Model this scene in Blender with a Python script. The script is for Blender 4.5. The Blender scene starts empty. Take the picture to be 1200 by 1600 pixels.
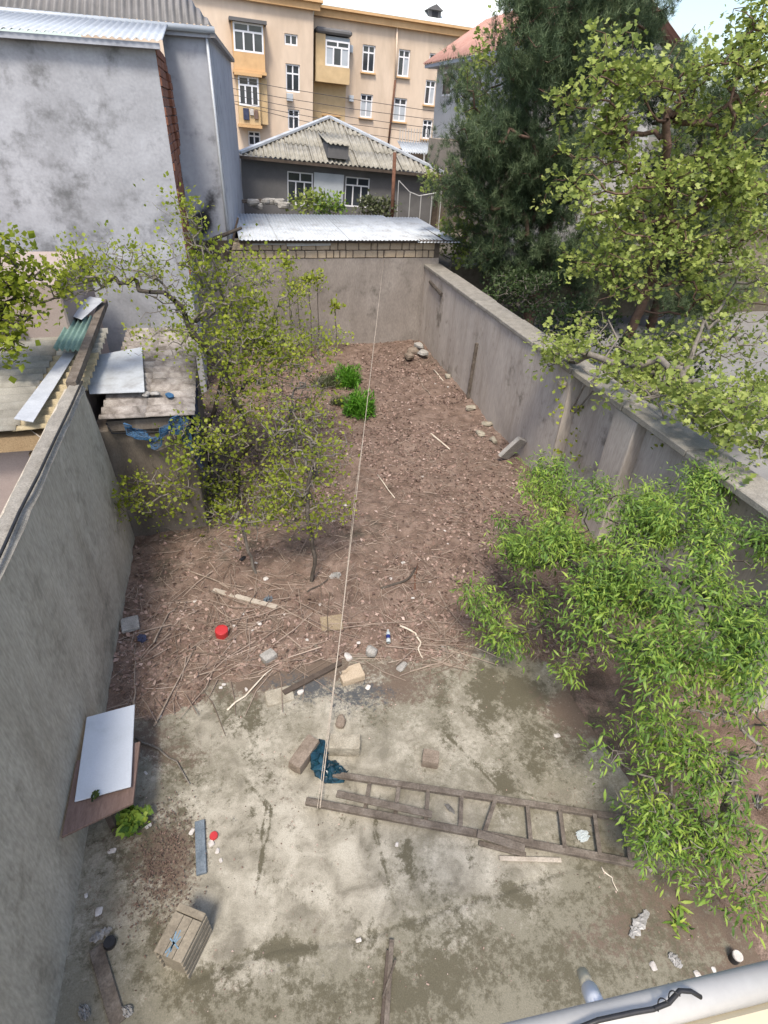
import bpy, math, random
import numpy as np
from mathutils import Vector, Matrix

# ------------------------------------------------------------------ camera, world, sun, exposure
S = bpy.context.scene
COL = S.collection
CAMH = 6.3
FPX, PITCH, ROLL, YAW = 864.6, 0.6183, -0.0526, 0.2815     # calibrated on the yard walls (1200 x 1600 frame)
def cam_axes():
    cp, sp, cy, sy = math.cos(PITCH), math.sin(PITCH), math.cos(YAW), math.sin(YAW)
    fwd = Vector((sy*cp, cy*cp, -sp)); right = Vector((cy, -sy, 0)); down = fwd.cross(right)
    cr, sr = math.cos(ROLL), math.sin(ROLL)
    return right*cr + down*sr, -right*sr + down*cr, fwd
AR, AD, AF = cam_axes()
cam_data = bpy.data.cameras.new('camera'); cam = bpy.data.objects.new('camera', cam_data); COL.objects.link(cam)
cam_data.sensor_fit = 'HORIZONTAL'; cam_data.sensor_width = 36; cam_data.lens = 36*FPX/1200
cam_data.clip_start = 0.05; cam_data.clip_end = 2000
M4 = Matrix.Identity(4)
for i in range(3):
    M4[i][0] = AR[i]; M4[i][1] = -AD[i]; M4[i][2] = -AF[i]
M4[2][3] = CAMH
cam.matrix_world = M4
S.camera = cam

SUN_EL, SUN_AZ = math.radians(61), math.radians(200)     # azimuth clockwise from +Y: from behind the camera, to the left
W = bpy.data.worlds.new('World'); S.world = W; W.use_nodes = True
nt = W.node_tree; nt.nodes.clear()
wo = nt.nodes.new('ShaderNodeOutputWorld'); bg = nt.nodes.new('ShaderNodeBackground'); sky = nt.nodes.new('ShaderNodeTexSky')
sky.sky_type = 'NISHITA'; sky.sun_disc = False; sky.sun_elevation = SUN_EL; sky.sun_rotation = SUN_AZ
sky.air_density = 1.05; sky.dust_density = 2.6; sky.ozone_density = 0.4
bg.inputs['Strength'].default_value = 0.15
nt.links.new(sky.outputs[0], bg.inputs['Color']); nt.links.new(bg.outputs[0], wo.inputs['Surface'])
sd = bpy.data.lights.new('sun', 'SUN'); sun = bpy.data.objects.new('sun', sd); COL.objects.link(sun)
sd.energy = 2.3; sd.angle = math.radians(12); sd.color = (1.0, 0.92, 0.80)
to_sun = Vector((math.sin(SUN_AZ)*math.cos(SUN_EL), math.cos(SUN_AZ)*math.cos(SUN_EL), math.sin(SUN_EL)))
sun.rotation_euler = to_sun.to_track_quat('Z', 'Y').to_euler()
S.view_settings.view_transform = 'Standard'; S.view_settings.look = 'None'
S.view_settings.exposure = 0.97; S.view_settings.gamma = 1.0
S.view_settings.use_curve_mapping = False
S.cycles.max_bounces = 6; S.cycles.diffuse_bounces = 3; S.cycles.glossy_bounces = 2

# ------------------------------------------------------------------ placing: a point of the place seen along a ray of the frame
C0 = Vector((0, 0, CAMH))
def ray(x, y): return AR*((x-600)/FPX) + AD*((y-800)/FPX) + AF
def G(x, y, z=0.0):
    d = ray(x, y); return C0 + d*((z-CAMH)/d.z)
def AY(x, y, Y):
    d = ray(x, y); return C0 + d*(Y/d.y)
def AX(x, y, X):
    d = ray(x, y); return C0 + d*(X/d.x)
def PXM(p, n=1): return n*((Vector(p)-C0).dot(AF))/FPX      # metres of n frame pixels at p

# ------------------------------------------------------------------ numpy noise
def vnoise(x, y, seed=0):
    xi = np.floor(x).astype(np.int64); yi = np.floor(y).astype(np.int64)
    xf = x-xi; yf = y-yi
    u = xf*xf*(3-2*xf); v = yf*yf*(3-2*yf)
    def h(a, b):
        n = (a*374761393 + b*668265263 + seed*1442695041) & 0x7fffffff
        n = ((n ^ (n >> 13))*1274126177) & 0x7fffffff
        n = (n ^ (n >> 16)) & 0x7fffffff
        return (n % 65536)/65535.0
    return (h(xi, yi)*(1-u)+h(xi+1, yi)*u)*(1-v) + (h(xi, yi+1)*(1-u)+h(xi+1, yi+1)*u)*v
def fbm(x, y, seed=0, oct=4):
    s = 0; a = .5; t = 0
    for o in range(oct):
        s = s + a*vnoise(x*2**o, y*2**o, seed+o*7); t += a; a *= .5
    return s/t
def sstep(a, b, x):
    t = np.clip((x-a)/(b-a), 0, 1); return t*t*(3-2*t)

# ------------------------------------------------------------------ materials
def mk(name):
    m = bpy.data.materials.new(name); m.use_nodes = True
    t = m.node_tree; b = t.nodes['Principled BSDF']; return m, t, b
def ramp(t, cols, lo=.3, hi=.7):
    r = t.nodes.new('ShaderNodeValToRGB'); e = r.color_ramp.elements
    n = len(cols)
    while len(e) < n: e.new(.5)
    for i, c in enumerate(cols):
        e[i].position = lo + (hi-lo)*(i/(n-1) if n > 1 else 0); e[i].color = (*c, 1)
    return r
def mat(name, cols, scale=3.0, detail=8, rough=.85, bump=.25, bscale=40, stretch=(1, 1, 1), spec=.25, metal=0.0, attrs=(), fine=.35, fscale=60, lo=.3, hi=.7, bdist=.01, arough=.65, aamp=2.2):
    m, t, b = mk(name); L = t.links.new; N = t.nodes.new
    tc = N('ShaderNodeTexCoord'); oi = N('ShaderNodeObjectInfo')
    mul = N('ShaderNodeMath'); mul.operation = 'MULTIPLY'; mul.inputs[1].default_value = 37.0; L(oi.outputs['Random'], mul.inputs[0])
    add = N('ShaderNodeVectorMath'); add.operation = 'ADD'; L(tc.outputs['Object'], add.inputs[0]); L(mul.outputs[0], add.inputs[1])
    mp = N('ShaderNodeMapping'); mp.inputs['Scale'].default_value = stretch; L(add.outputs[0], mp.inputs['Vector'])
    n1 = N('ShaderNodeTexNoise'); n1.inputs['Scale'].default_value = scale; n1.inputs['Detail'].default_value = detail; n1.inputs['Roughness'].default_value = .6
    n1.inputs['Distortion'].default_value = .4; L(mp.outputs[0], n1.inputs['Vector'])
    r = ramp(t, cols, lo, hi); L(n1.outputs[0], r.inputs[0])
    n2 = N('ShaderNodeTexNoise'); n2.inputs['Scale'].default_value = fscale; n2.inputs['Detail'].default_value = 4; L(mp.outputs[0], n2.inputs['Vector'])
    mr = N('ShaderNodeMapRange'); mr.inputs[1].default_value = .25; mr.inputs[2].default_value = .75
    mr.inputs[3].default_value = 1-fine; mr.inputs[4].default_value = 1+fine*.6; L(n2.outputs[0], mr.inputs[0])
    vm = N('ShaderNodeVectorMath'); vm.operation = 'SCALE'; L(r.outputs[0], vm.inputs[0]); L(mr.outputs[0], vm.inputs['Scale'])
    cur = vm.outputs[0]
    for (an, c, ns, soft) in attrs:
        at = N('ShaderNodeAttribute'); at.attribute_name = an
        nn = N('ShaderNodeTexNoise'); nn.inputs['Scale'].default_value = ns; nn.inputs['Detail'].default_value = 9; nn.inputs['Roughness'].default_value = arough
        L(tc.outputs['Object'], nn.inputs['Vector'])
        s = N('ShaderNodeMath'); s.operation = 'MULTIPLY_ADD'; L(nn.outputs[0], s.inputs[0]); s.inputs[1].default_value = aamp; sh_ = N('ShaderNodeMath'); sh_.operation = 'ADD'; sh_.inputs[1].default_value = .5-.5*aamp; L(at.outputs['Fac'], sh_.inputs[0]); L(sh_.outputs[0], s.inputs[2])
        q = N('ShaderNodeMapRange'); q.interpolation_type = 'SMOOTHSTEP'; q.inputs[1].default_value = 1.0-soft; q.inputs[2].default_value = 1.0+soft
        L(s.outputs[0], q.inputs[0])
        mx = N('ShaderNodeMix'); mx.data_type = 'RGBA'; L(q.outputs[0], mx.inputs[0]); L(cur, mx.inputs[6])
        fr = N('ShaderNodeVectorMath'); fr.operation = 'SCALE'; fr.inputs[0].default_value = c; L(mr.outputs[0], fr.inputs['Scale'])
        L(fr.outputs[0], mx.inputs[7]); cur = mx.outputs[2]
    L(cur, b.inputs['Base Color'])
    b.inputs['Roughness'].default_value = rough; b.inputs['Metallic'].default_value = metal
    b.inputs['Specular IOR Level'].default_value = spec
    if bump:
        n3 = N('ShaderNodeTexNoise'); n3.inputs['Scale'].default_value = bscale; n3.inputs['Detail'].default_value = 6; L(mp.outputs[0], n3.inputs['Vector'])
        bp = N('ShaderNodeBump'); bp.inputs['Strength'].default_value = bump; bp.inputs['Distance'].default_value = bdist
        L(n3.outputs[0], bp.inputs['Height']); L(bp.outputs[0], b.inputs['Normal'])
    return m
def leafmat(name, cols, trans=.35, rough=.5):
    m, t, b = mk(name); L = t.links.new; N = t.nodes.new
    at = N('ShaderNodeAttribute'); at.attribute_name = 'tint'
    r = ramp(t, cols, 0, 1); L(at.outputs['Fac'], r.inputs[0]); L(r.outputs[0], b.inputs['Base Color'])
    b.inputs['Roughness'].default_value = rough; b.inputs['Specular IOR Level'].default_value = .3
    tr = N('ShaderNodeBsdfTranslucent'); L(r.outputs[0], tr.inputs['Color'])
    mx = N('ShaderNodeMixShader'); mx.inputs[0].default_value = trans
    L(b.outputs[0], mx.inputs[1]); L(tr.outputs[0], mx.inputs[2]); L(mx.outputs[0], t.nodes['Material Output'].inputs['Surface'])
    return m

# ------------------------------------------------------------------ mesh building
ORG = {}
def tag(o, label=None, cat=None, group=None, kind=None):
    if label: o['label'] = label
    if cat: o['category'] = cat
    if group: o['group'] = group
    if kind: o['kind'] = kind
    return o
def thing(name, label, cat, loc, group=None):
    o = bpy.data.objects.new(name, None); COL.objects.link(o); o.empty_display_size = .2
    o.location = loc; ORG[o] = Vector(loc); return tag(o, label, cat, group)
class MB:
    def __init__(s): s.v = []; s.f = []
    def add(s, vs, fs):
        b = len(s.v); s.v += [tuple(v) for v in vs]; s.f += [tuple(i+b for i in f) for f in fs]; return s
    def hexa(s, p):   # 8 points: bottom loop then top loop
        return s.add(p, [(3, 2, 1, 0), (4, 5, 6, 7), (0, 1, 5, 4), (1, 2, 6, 5), (2, 3, 7, 6), (3, 0, 4, 7)])
    def box(s, x0, x1, y0, y1, z0, z1):
        return s.hexa([(x0, y0, z0), (x1, y0, z0), (x1, y1, z0), (x0, y1, z0), (x0, y0, z1), (x1, y0, z1), (x1, y1, z1), (x0, y1, z1)])
    def obox(s, O, U, V, N):     # O corner, three full edge vectors
        O, U, V, N = map(Vector, (O, U, V, N))
        if U.cross(V).dot(N) < 0: U, V = V, U
        return s.hexa([O, O+U, O+U+V, O+V, O+N, O+U+N, O+U+V+N, O+V+N])
    def beam(s, a, b, w, h, up=(0, 0, 1)):   # a bar from a to b, w wide, h high
        a, b = Vector(a), Vector(b); d = (b-a); u = Vector(up)
        sd_ = d.cross(u); 
        if sd_.length < 1e-5: sd_ = d.cross(Vector((1, 0, 0)))
        sd_.normalize(); u = sd_.cross(d).normalized()
        return s.obox(a - sd_*w/2 - u*h/2, d, sd_*w, u*h)
    def prism(s, poly, vec):
        vec = Vector(vec); n = len(poly); P = [Vector(p) for p in poly]
        nrm = Vector((0, 0, 0))
        for i in range(n): nrm += (P[i]-P[0]).cross(P[(i+1) % n]-P[0])
        if nrm.dot(vec) > 0: P = P[::-1]
        vs = P + [p+vec for p in P]
        fs = [tuple(range(n)), tuple(range(2*n-1, n-1, -1))] + [(i, i+n, (i+1) % n+n, (i+1) % n) for i in range(n)]
        return s.add(vs, fs)
    def tube(s, pts, r, n=8, cap=True):
        P = [Vector(p) for p in pts]; R = r if isinstance(r, (list, tuple)) else [r]*len(P)
        vs = []; fs = []; ref = None
        for i, p in enumerate(P):
            d = (P[min(i+1, len(P)-1)]-P[max(i-1, 0)]).normalized()
            if ref is None: ref = Vector((0, 0, 1)) if abs(d.z) < .9 else Vector((1, 0, 0))
            a = d.cross(ref).normalized(); c = d.cross(a).normalized(); ref = -c if False else ref
            for k in range(n):
                t = 2*math.pi*k/n; vs.append(p + a*math.cos(t)*R[i] + c*math.sin(t)*R[i])
        for i in range(len(P)-1):
            for k in range(n):
                k2 = (k+1) % n; fs.append((i*n+k, i*n+k2, (i+1)*n+k2, (i+1)*n+k))
        if cap: fs += [tuple(range(n-1, -1, -1)), tuple((len(P)-1)*n+k for k in range(n))]
        return s.add(vs, fs)
    def corr(s, O, U, V, waves, amp, per=8, nv=2, rng=None, seed=0):
        O, U, V = Vector(O), Vector(U), Vector(V); N = U.cross(V).normalized()
        if N.z < 0: N = -N
        nx = int(waves*per)+1; idx = {}; vs = []; fs = []
        for i in range(nx):
            u = i/(nx-1); v0, v1 = (0, 1) if rng is None else rng(u)
            if v1-v0 < 1e-3: continue
            for j in range(nv):
                v = v0+(v1-v0)*j/(nv-1); idx[(i, j)] = len(vs)
                vs.append(O+U*u+V*v+N*amp*math.sin(2*math.pi*u*waves))
        for i in range(nx-1):
            for j in range(nv-1):
                k = [(i, j), (i+1, j), (i+1, j+1), (i, j+1)]
                if all(q in idx for q in k): fs.append(tuple(idx[q] for q in k))
        return s.add(vs, fs)
    def build(s, name, m, parent=None, smooth=False, bevel=0, label=None, cat=None, group=None, kind=None, solid=0, org=None):
        if parent is not None: o0 = ORG[parent]
        elif org is not None: o0 = Vector(org)
        else:
            a = np.array(s.v); o0 = Vector(((a[:, 0].min()+a[:, 0].max())/2, (a[:, 1].min()+a[:, 1].max())/2, a[:, 2].min()))
        me = bpy.data.meshes.new(name)
        me.from_pydata([(v[0]-o0.x, v[1]-o0.y, v[2]-o0.z) for v in s.v], [], s.f); me.update()
        if m: me.materials.append(m)
        if smooth: me.polygons.foreach_set('use_smooth', [True]*len(me.polygons))
        o = bpy.data.objects.new(name, me); COL.objects.link(o)
        if parent is not None: o.parent = parent
        else: o.location = o0
        ORG[o] = o0
        if bevel:
            b = o.modifiers.new('bevel', 'BEVEL'); b.width = bevel; b.segments = 1; b.limit_method = 'ANGLE'
        if solid:
            b = o.modifiers.new('solid', 'SOLIDIFY'); b.thickness = solid
        return tag(o, label, cat, group, kind)
def npmesh(name, V, F, m, parent=None, org=(0, 0, 0), attrs=None, smooth=False, label=None, cat=None, group=None, kind=None, mat2=None):
    """V (n,3), F (m,k) arrays; attrs name -> (domain, values)"""
    o0 = ORG[parent] if parent is not None else Vector(org)
    V = np.asarray(V, dtype=np.float32) - np.array(o0, dtype=np.float32); F = np.asarray(F, dtype=np.int32)
    me = bpy.data.meshes.new(name); k = F.shape[1]
    me.vertices.add(len(V)); me.vertices.foreach_set('co', V.ravel())
    me.loops.add(F.size); me.loops.foreach_set('vertex_index', F.ravel())
    me.polygons.add(len(F)); me.polygons.foreach_set('loop_start', np.arange(0, F.size, k, dtype=np.int32))
    if smooth: me.polygons.foreach_set('use_smooth', np.ones(len(F), dtype=bool))
    for an, (dom, val) in (attrs or {}).items():
        a = me.attributes.new(an, 'FLOAT', dom); a.data.foreach_set('value', np.asarray(val, dtype=np.float32))
    me.update(calc_edges=True); me.validate()
    me.materials.append(m)
    if mat2:
        me.materials.append(mat2[0]); mi = np.zeros(len(me.polygons), dtype=np.int32); mi[mat2[1]:] = 1; me.polygons.foreach_set('material_index', mi)
    o = bpy.data.objects.new(name, me); COL.objects.link(o)
    if parent is not None: o.parent = parent
    else: o.location = o0
    ORG[o] = o0
    return tag(o, label, cat, group, kind)
def gridmesh(P):     # P (a,b,3) -> V,F
    a, b = P.shape[:2]; i = np.arange(a*b).reshape(a, b)
    F = np.stack([i[:-1, :-1], i[1:, :-1], i[1:, 1:], i[:-1, 1:]], -1).reshape(-1, 4)
    return P.reshape(-1, 3), F
def project(P):      # world -> frame pixels (used only to look up where stains and painted shade lie on a surface)
    q = np.asarray(P, dtype=float)-np.array(C0); d = q@np.array(AF); 
    return 600+FPX*(q@np.array(AR))/d, 800+FPX*(q@np.array(AD))/d
def jit(rs, p, s): return Vector(p)+Vector(rs.normal(0, s, 3))

# ------------------------------------------------------------------ holes in walls, windows
def wall_holes(mb, O, U, V, N, w, h, holes, depth):
    """front face of a wall (O corner, unit U right, unit V up, N outward) with rectangular openings and their reveals"""
    O, U, V, N = map(Vector, (O, U, V, N))
    us = sorted({0, w} | {x for q in holes for x in (q[0], q[0]+q[2])}); vs_ = sorted({0, h} | {x for q in holes for x in (q[1], q[1]+q[3])})
    us = [u for u in us if 0 <= u <= w]; vs_ = [v for v in vs_ if 0 <= v <= h]
    P = lambda u, v, d=0: O+U*u+V*v-N*d
    for i in range(len(us)-1):
        for j in range(len(vs_)-1):
            cu, cv = (us[i]+us[i+1])/2, (vs_[j]+vs_[j+1])/2
            if any(q[0] < cu < q[0]+q[2] and q[1] < cv < q[1]+q[3] for q in holes): continue
            mb.add([P(us[i], vs_[j]), P(us[i+1], vs_[j]), P(us[i+1], vs_[j+1]), P(us[i], vs_[j+1])], [(0, 1, 2, 3)])
    for (a, b, c, d) in holes:
        k = [(a, b), (a+c, b), (a+c, b+d), (a, b+d)]
        for i in range(4):
            p, q = k[i], k[(i+1) % 4]
            mb.add([P(*p), P(*q), P(*q, depth), P(*p, depth)], [(0, 1, 2, 3)])
def window(parent, O, U, V, N, w, h, cols, transom, mframe, mglass, depth=.12, bar=.07, curtain=None, sill=None):
    O, U, V, N = map(Vector, (O, U, V, N)); base = O-N*depth
    fr = MB()
    def bar_(u0, u1, v0, v1): fr.obox(base+U*u0+V*v0, U*(u1-u0), V*(v1-v0), N*.06)
    bar_(0, w, 0, bar); bar_(0, w, h-bar, h); bar_(0, bar, bar, h-bar); bar_(w-bar, w, bar, h-bar)
    xs = [bar] + [w*k/cols for k in range(1, cols)] + [w-bar]
    tv = h*transom if transom else None
    if tv: bar_(bar, w-bar, tv-bar/2, tv+bar/2)
    for x in xs[1:-1]:
        if tv: bar_(x-bar/2, x+bar/2, bar, tv-bar/2); 
        else: bar_(x-bar/2, x+bar/2, bar, h-bar)
    if tv and cols > 1: bar_(w/2-bar/2, w/2+bar/2, tv+bar/2, h-bar)
    fo = fr.build('window', mframe, parent)
    edges = [0]+[w*k/cols for k in range(1, cols)]+[w]
    def pane(u0, u1, v0, v1, mm):
        MB().obox(base+U*u0+V*v0+N*.015, U*(u1-u0), V*(v1-v0), N*.015).build('pane', mm, fo)
    for k in range(cols):
        u0, u1 = edges[k]+bar/2, edges[k+1]-bar/2
        mm = curtain if (curtain and k in CURT) else mglass
        pane(u0, u1, bar*.5, (tv-bar/2 if tv else h-bar*.5), mm)
    if tv:
        if cols > 1: pane(bar*.5, w/2-bar/2, tv+bar/2, h-bar*.5, mglass); pane(w/2+bar/2, w-bar*.5, tv+bar/2, h-bar*.5, mglass)
        else: pane(bar*.5, w-bar*.5, tv+bar/2, h-bar*.5, mglass)
    if sill: MB().obox(O+U*-.08+V*-.09, U*(w+.16), V*.08, N*.16).build('sill', sill, fo)
    return fo
CURT = (0,)
# ------------------------------------------------------------------ materials used
m_slab = mat('stained_concrete', [(.165, .15, .118), (.25, .23, .184), (.31, .287, .234), (.365, .34, .282)], scale=3.2, detail=12, bump=.25, bscale=70, fine=.22, fscale=90, lo=.36, hi=.64, aamp=2.8,
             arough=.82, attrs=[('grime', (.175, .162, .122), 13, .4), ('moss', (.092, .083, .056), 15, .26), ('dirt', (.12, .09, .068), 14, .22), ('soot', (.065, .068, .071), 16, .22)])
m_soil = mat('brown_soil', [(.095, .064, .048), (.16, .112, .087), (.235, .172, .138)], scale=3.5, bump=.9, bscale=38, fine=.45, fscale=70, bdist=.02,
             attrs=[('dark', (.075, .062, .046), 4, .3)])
m_wall_l = mat('left_render', [(.33, .29, .228), (.415, .37, .298), (.49, .44, .36)], scale=1.6, stretch=(1, 1, .28), bump=.3, bscale=30, fine=.25, fscale=35,
             attrs=[('stain', (.20, .175, .135), 5, .5)])
m_wall_r = mat('right_render', [(.33, .288, .25), (.405, .36, .318), (.46, .415, .37)], scale=1.5, stretch=(1, 1.4, .18), bump=.25, bscale=30, fine=.2, fscale=30,
             attrs=[('stain', (.15, .13, .105), 3, .35)])
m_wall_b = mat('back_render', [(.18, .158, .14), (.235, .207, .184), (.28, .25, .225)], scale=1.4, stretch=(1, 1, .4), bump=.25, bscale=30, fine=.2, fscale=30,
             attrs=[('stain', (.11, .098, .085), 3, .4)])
m_coping = mat('coping_cement', [(.19, .175, .15), (.29, .27, .235)], scale=5, bump=.5, bscale=40)
m_stone = mat('limestone_block', [(.36, .285, .20), (.45, .37, .275)], scale=4, bump=.5, bscale=40, fine=.25)
m_stone2 = mat('weathered_limestone', [(.21, .185, .14), (.36, .33, .265)], scale=7, bump=.7, bscale=45, fine=.3)
m_stone3 = mat('brown_block', [(.15, .118, .09), (.24, .195, .155)], scale=7, bump=.6, bscale=45, fine=.3)
m_grey_stone = mat('grey_stone', [(.24, .23, .21), (.36, .345, .32)], scale=8, bump=.6, bscale=45, fine=.3)
m_mortar = mat('dark_mortar', [(.08, .065, .05), (.13, .105, .085)], scale=6, bump=.5)
m_white_wall = mat('whitewashed_wall', [(.235, .238, .25), (.325, .33, .35), (.385, .393, .418)], scale=.9, bump=.2, bscale=20, fine=.12, fscale=18,
             attrs=[('stain', (.13, .132, .135), 3.0, .4)])
m_white_plain = mat('pale_blue_wall', [(.31, .325, .36), (.38, .395, .435)], scale=.8, bump=.12, bscale=20, fine=.08, fscale=12, attrs=[('stain', (.03, .03, .033), 2.2, .5)])
m_brick = mat('red_brick', [(.17, .068, .042), (.27, .12, .075)], scale=6, bump=.6, bscale=30)
m_metal_lt = mat('pale_corrugated_metal', [(.34, .37, .40), (.43, .46, .49)], scale=1.5, rough=.45, bump=.06, spec=.4, fine=.1, metal=.1)
m_metal_dk = mat('grey_corrugated_metal', [(.15, .145, .14), (.21, .20, .195)], scale=1.5, rough=.55, bump=.06, fine=.12)
m_metal_white = mat('white_sheet_metal', [(.25, .25, .25), (.39, .415, .44), (.46, .49, .52)], scale=2.2, detail=10, rough=.5, bump=.05, fine=.12, fscale=25, lo=.25, hi=.7)
m_asbestos = mat('asbestos_sheet', [(.20, .188, .155), (.28, .265, .225), (.34, .325, .28)], scale=3, bump=.2, bscale=35, fine=.2)
m_shed = mat('stained_shaded_shed', [(.085, .07, .056), (.14, .118, .096), (.20, .175, .148)], scale=2, stretch=(1, 1, .35), bump=.3, fine=.25)  # stained brown wall, base colour also darkened for the tree's shade
m_asb_pink = mat('weathered_asbestos', [(.12, .105, .09), (.23, .205, .185), (.32, .295, .27)], scale=5, detail=10, bump=.2, bscale=35, fine=.25, lo=.36, hi=.64)
m_asb_yel = mat('yellowed_asbestos', [(.27, .22, .13), (.38, .32, .21)], scale=4, bump=.3, fine=.3)
m_green_sheet = mat('green_sheet', [(.12, .20, .17), (.20, .30, .26)], scale=3, rough=.5, bump=.1)
m_grey_sheet = mat('blue_grey_sheet', [(.32, .34, .37), (.42, .44, .47)], scale=3, rough=.55, bump=.1, fine=.15)
m_white_panel = mat('white_board', [(.36, .385, .41), (.45, .48, .515), (.48, .51, .55)], scale=2.5, detail=10, rough=.28, bump=.0, spec=.5, fine=.06, lo=.2, hi=.6)
m_wood_brown = mat('brown_board', [(.13, .085, .068), (.19, .13, .108)], scale=4, stretch=(6, 1, 1), bump=.25, bscale=20, fine=.2, fscale=25)
m_wood_grey = mat('grey_weathered_wood', [(.075, .06, .048), (.13, .108, .088), (.18, .155, .13)], scale=6, bump=.6, bscale=30, fine=.35)
m_wood_pale = mat('pale_weathered_wood', [(.30, .26, .21), (.44, .39, .33)], scale=6, bump=.4, bscale=30, fine=.25)
m_wood_dark = mat('dark_wood', [(.055, .042, .034), (.10, .078, .062)], scale=6, bump=.5, bscale=30, fine=.3)
m_crate = mat('crate_wood', [(.17, .145, .11), (.27, .235, .18)], scale=5, bump=.35, bscale=30, fine=.25)
m_stick = mat('dry_stick', [(.20, .155, .12), (.32, .26, .21)], scale=9, bump=.3, fine=.3)
m_stick_pale = mat('peeled_stick', [(.50, .43, .34), (.60, .54, .45)], scale=9, bump=.2, fine=.2)
m_bark = mat('dark_bark', [(.05, .041, .034), (.10, .085, .07)], scale=9, bump=.7, bscale=40, fine=.4)
m_bark_grey = mat('grey_bark', [(.12, .105, .088), (.22, .195, .165)], scale=9, bump=.5, bscale=40, fine=.3)
m_bark_red = mat('red_brown_bark', [(.085, .052, .038), (.15, .095, .07)], scale=9, bump=.6, bscale=40, fine=.3)
m_peach = mat('apricot_render', [(.47, .37, .28), (.58, .465, .36), (.64, .53, .425)], scale=.45, stretch=(1, 1, .35), bump=.05, fine=.07, fscale=4)
m_ochre = mat('ochre_render', [(.46, .33, .18), (.55, .41, .24)], scale=.7, bump=.05, fine=.1, fscale=4)
m_cornice = mat('ochre_cornice', [(.50, .31, .15), (.58, .38, .20)], scale=.7, bump=.05, fine=.1, fscale=4)
m_roof_white = mat('bright_roof_metal', [(.66, .71, .68), (.74, .79, .75)], scale=.5, rough=.4, bump=.02, fine=.04)
m_frame = mat('white_window_frame', [(.66, .66, .68), (.72, .72, .74)], scale=2, rough=.4, bump=0, fine=.05)
m_glass = mat('dark_glass', [(.022, .026, .032), (.05, .058, .068)], scale=.8, rough=.08, bump=0, spec=.6, fine=.1)
m_curtain = mat('curtained_glass', [(.33, .36, .39), (.42, .45, .48)], scale=2, rough=.3, bump=0, spec=.4, fine=.1)
m_dark_render = mat('dark_grey_render', [(.10, .098, .10), (.14, .137, .138)], scale=1.5, bump=.15, fine=.15)
m_pale_wall = mat('pale_house_render', [(.38, .37, .36), (.46, .45, .44)], scale=.7, bump=.1, fine=.12)
m_tan_wall = mat('tan_house_render', [(.27, .225, .175), (.33, .28, .225)], scale=.9, bump=.1, fine=.12)
m_terracotta = mat('terracotta_roof', [(.36, .19, .15), (.46, .27, .22)], scale=3, bump=.2, fine=.2)
m_pink = mat('pinkish_render', [(.28, .225, .205), (.35, .29, .265)], scale=1.2, bump=.15, fine=.12)
m_ochre_trim = mat('ochre_fascia', [(.26, .18, .10), (.33, .24, .14)], scale=3, bump=.2)
m_rust = mat('rusty_metal', [(.10, .05, .032), (.17, .085, .055)], scale=6, bump=.3)
m_white_paint = mat('white_painted_metal', [(.38, .38, .37), (.50, .50, .49)], scale=4, rough=.5, bump=.05, fine=.1)
m_black = mat('black_rubber', [(.012, .012, .013), (.025, .024, .026)], scale=8, rough=.5, bump=.1, spec=.4)
m_bag_blue = mat('dark_blue_plastic', [(.004, .014, .022), (.012, .06, .09)], scale=9, rough=.22, bump=.5, bscale=18, spec=.6)
m_blue_net = mat('blue_net', [(.02, .065, .14), (.04, .11, .21)], scale=6, rough=.6, bump=0)
m_red = mat('red_plastic', [(.34, .02, .022), (.44, .035, .035)], scale=5, rough=.35, bump=.03, fine=.08, spec=.5)
m_clear = mat('cloudy_plastic', [(.32, .36, .36), (.44, .48, .48)], scale=6, rough=.2, bump=.05, spec=.5, fine=.1)
m_blue_label = mat('blue_label', [(.03, .05, .28), (.05, .08, .36)], scale=6, rough=.4, bump=0, fine=.05)
m_scrap = mat('white_scrap', [(.38, .35, .32), (.56, .53, .50)], scale=12, rough=.6, bump=.3, fine=.2)
m_bag_white = mat('white_plastic_bag', [(.17, .165, .155), (.34, .33, .315)], scale=8, rough=.35, bump=.5, bscale=16, fine=.15)
m_slate = mat('blue_grey_slat', [(.10, .125, .15), (.17, .20, .23)], scale=7, bump=.4, fine=.3)
m_pvc = mat('grey_white_pvc', [(.32, .312, .295), (.42, .41, .39)], scale=2, rough=.35, bump=.04, spec=.4, fine=.06)
m_cream = mat('cream_ledge', [(.46, .40, .28), (.53, .47, .34)], scale=2, bump=.08, fine=.05)
m_rope = mat('pale_rope', [(.33, .28, .23), (.42, .37, .31)], scale=20, bump=.2)
m_wire = mat('dark_wire', [(.05, .048, .05), (.08, .078, .08)], scale=5, bump=0)
m_street = mat('pale_pavement', [(.17, .165, .16), (.23, .225, .22)], scale=1.2, bump=.3, fine=.2)
m_earth = mat('far_earth', [(.11, .095, .07), (.17, .15, .115)], scale=.6, bump=.3, fine=.3, fscale=8)
m_carton = mat('tan_cardboard', [(.20, .155, .10), (.26, .21, .14)], scale=5, bump=.1)
m_bluepaint = mat('faded_blue_paint', [(.12, .20, .27), (.18, .26, .33)], scale=9, bump=0)
m_lichen = mat('cloth_dark', [(.03, .035, .07), (.06, .07, .12)], scale=6, bump=.3)

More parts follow.
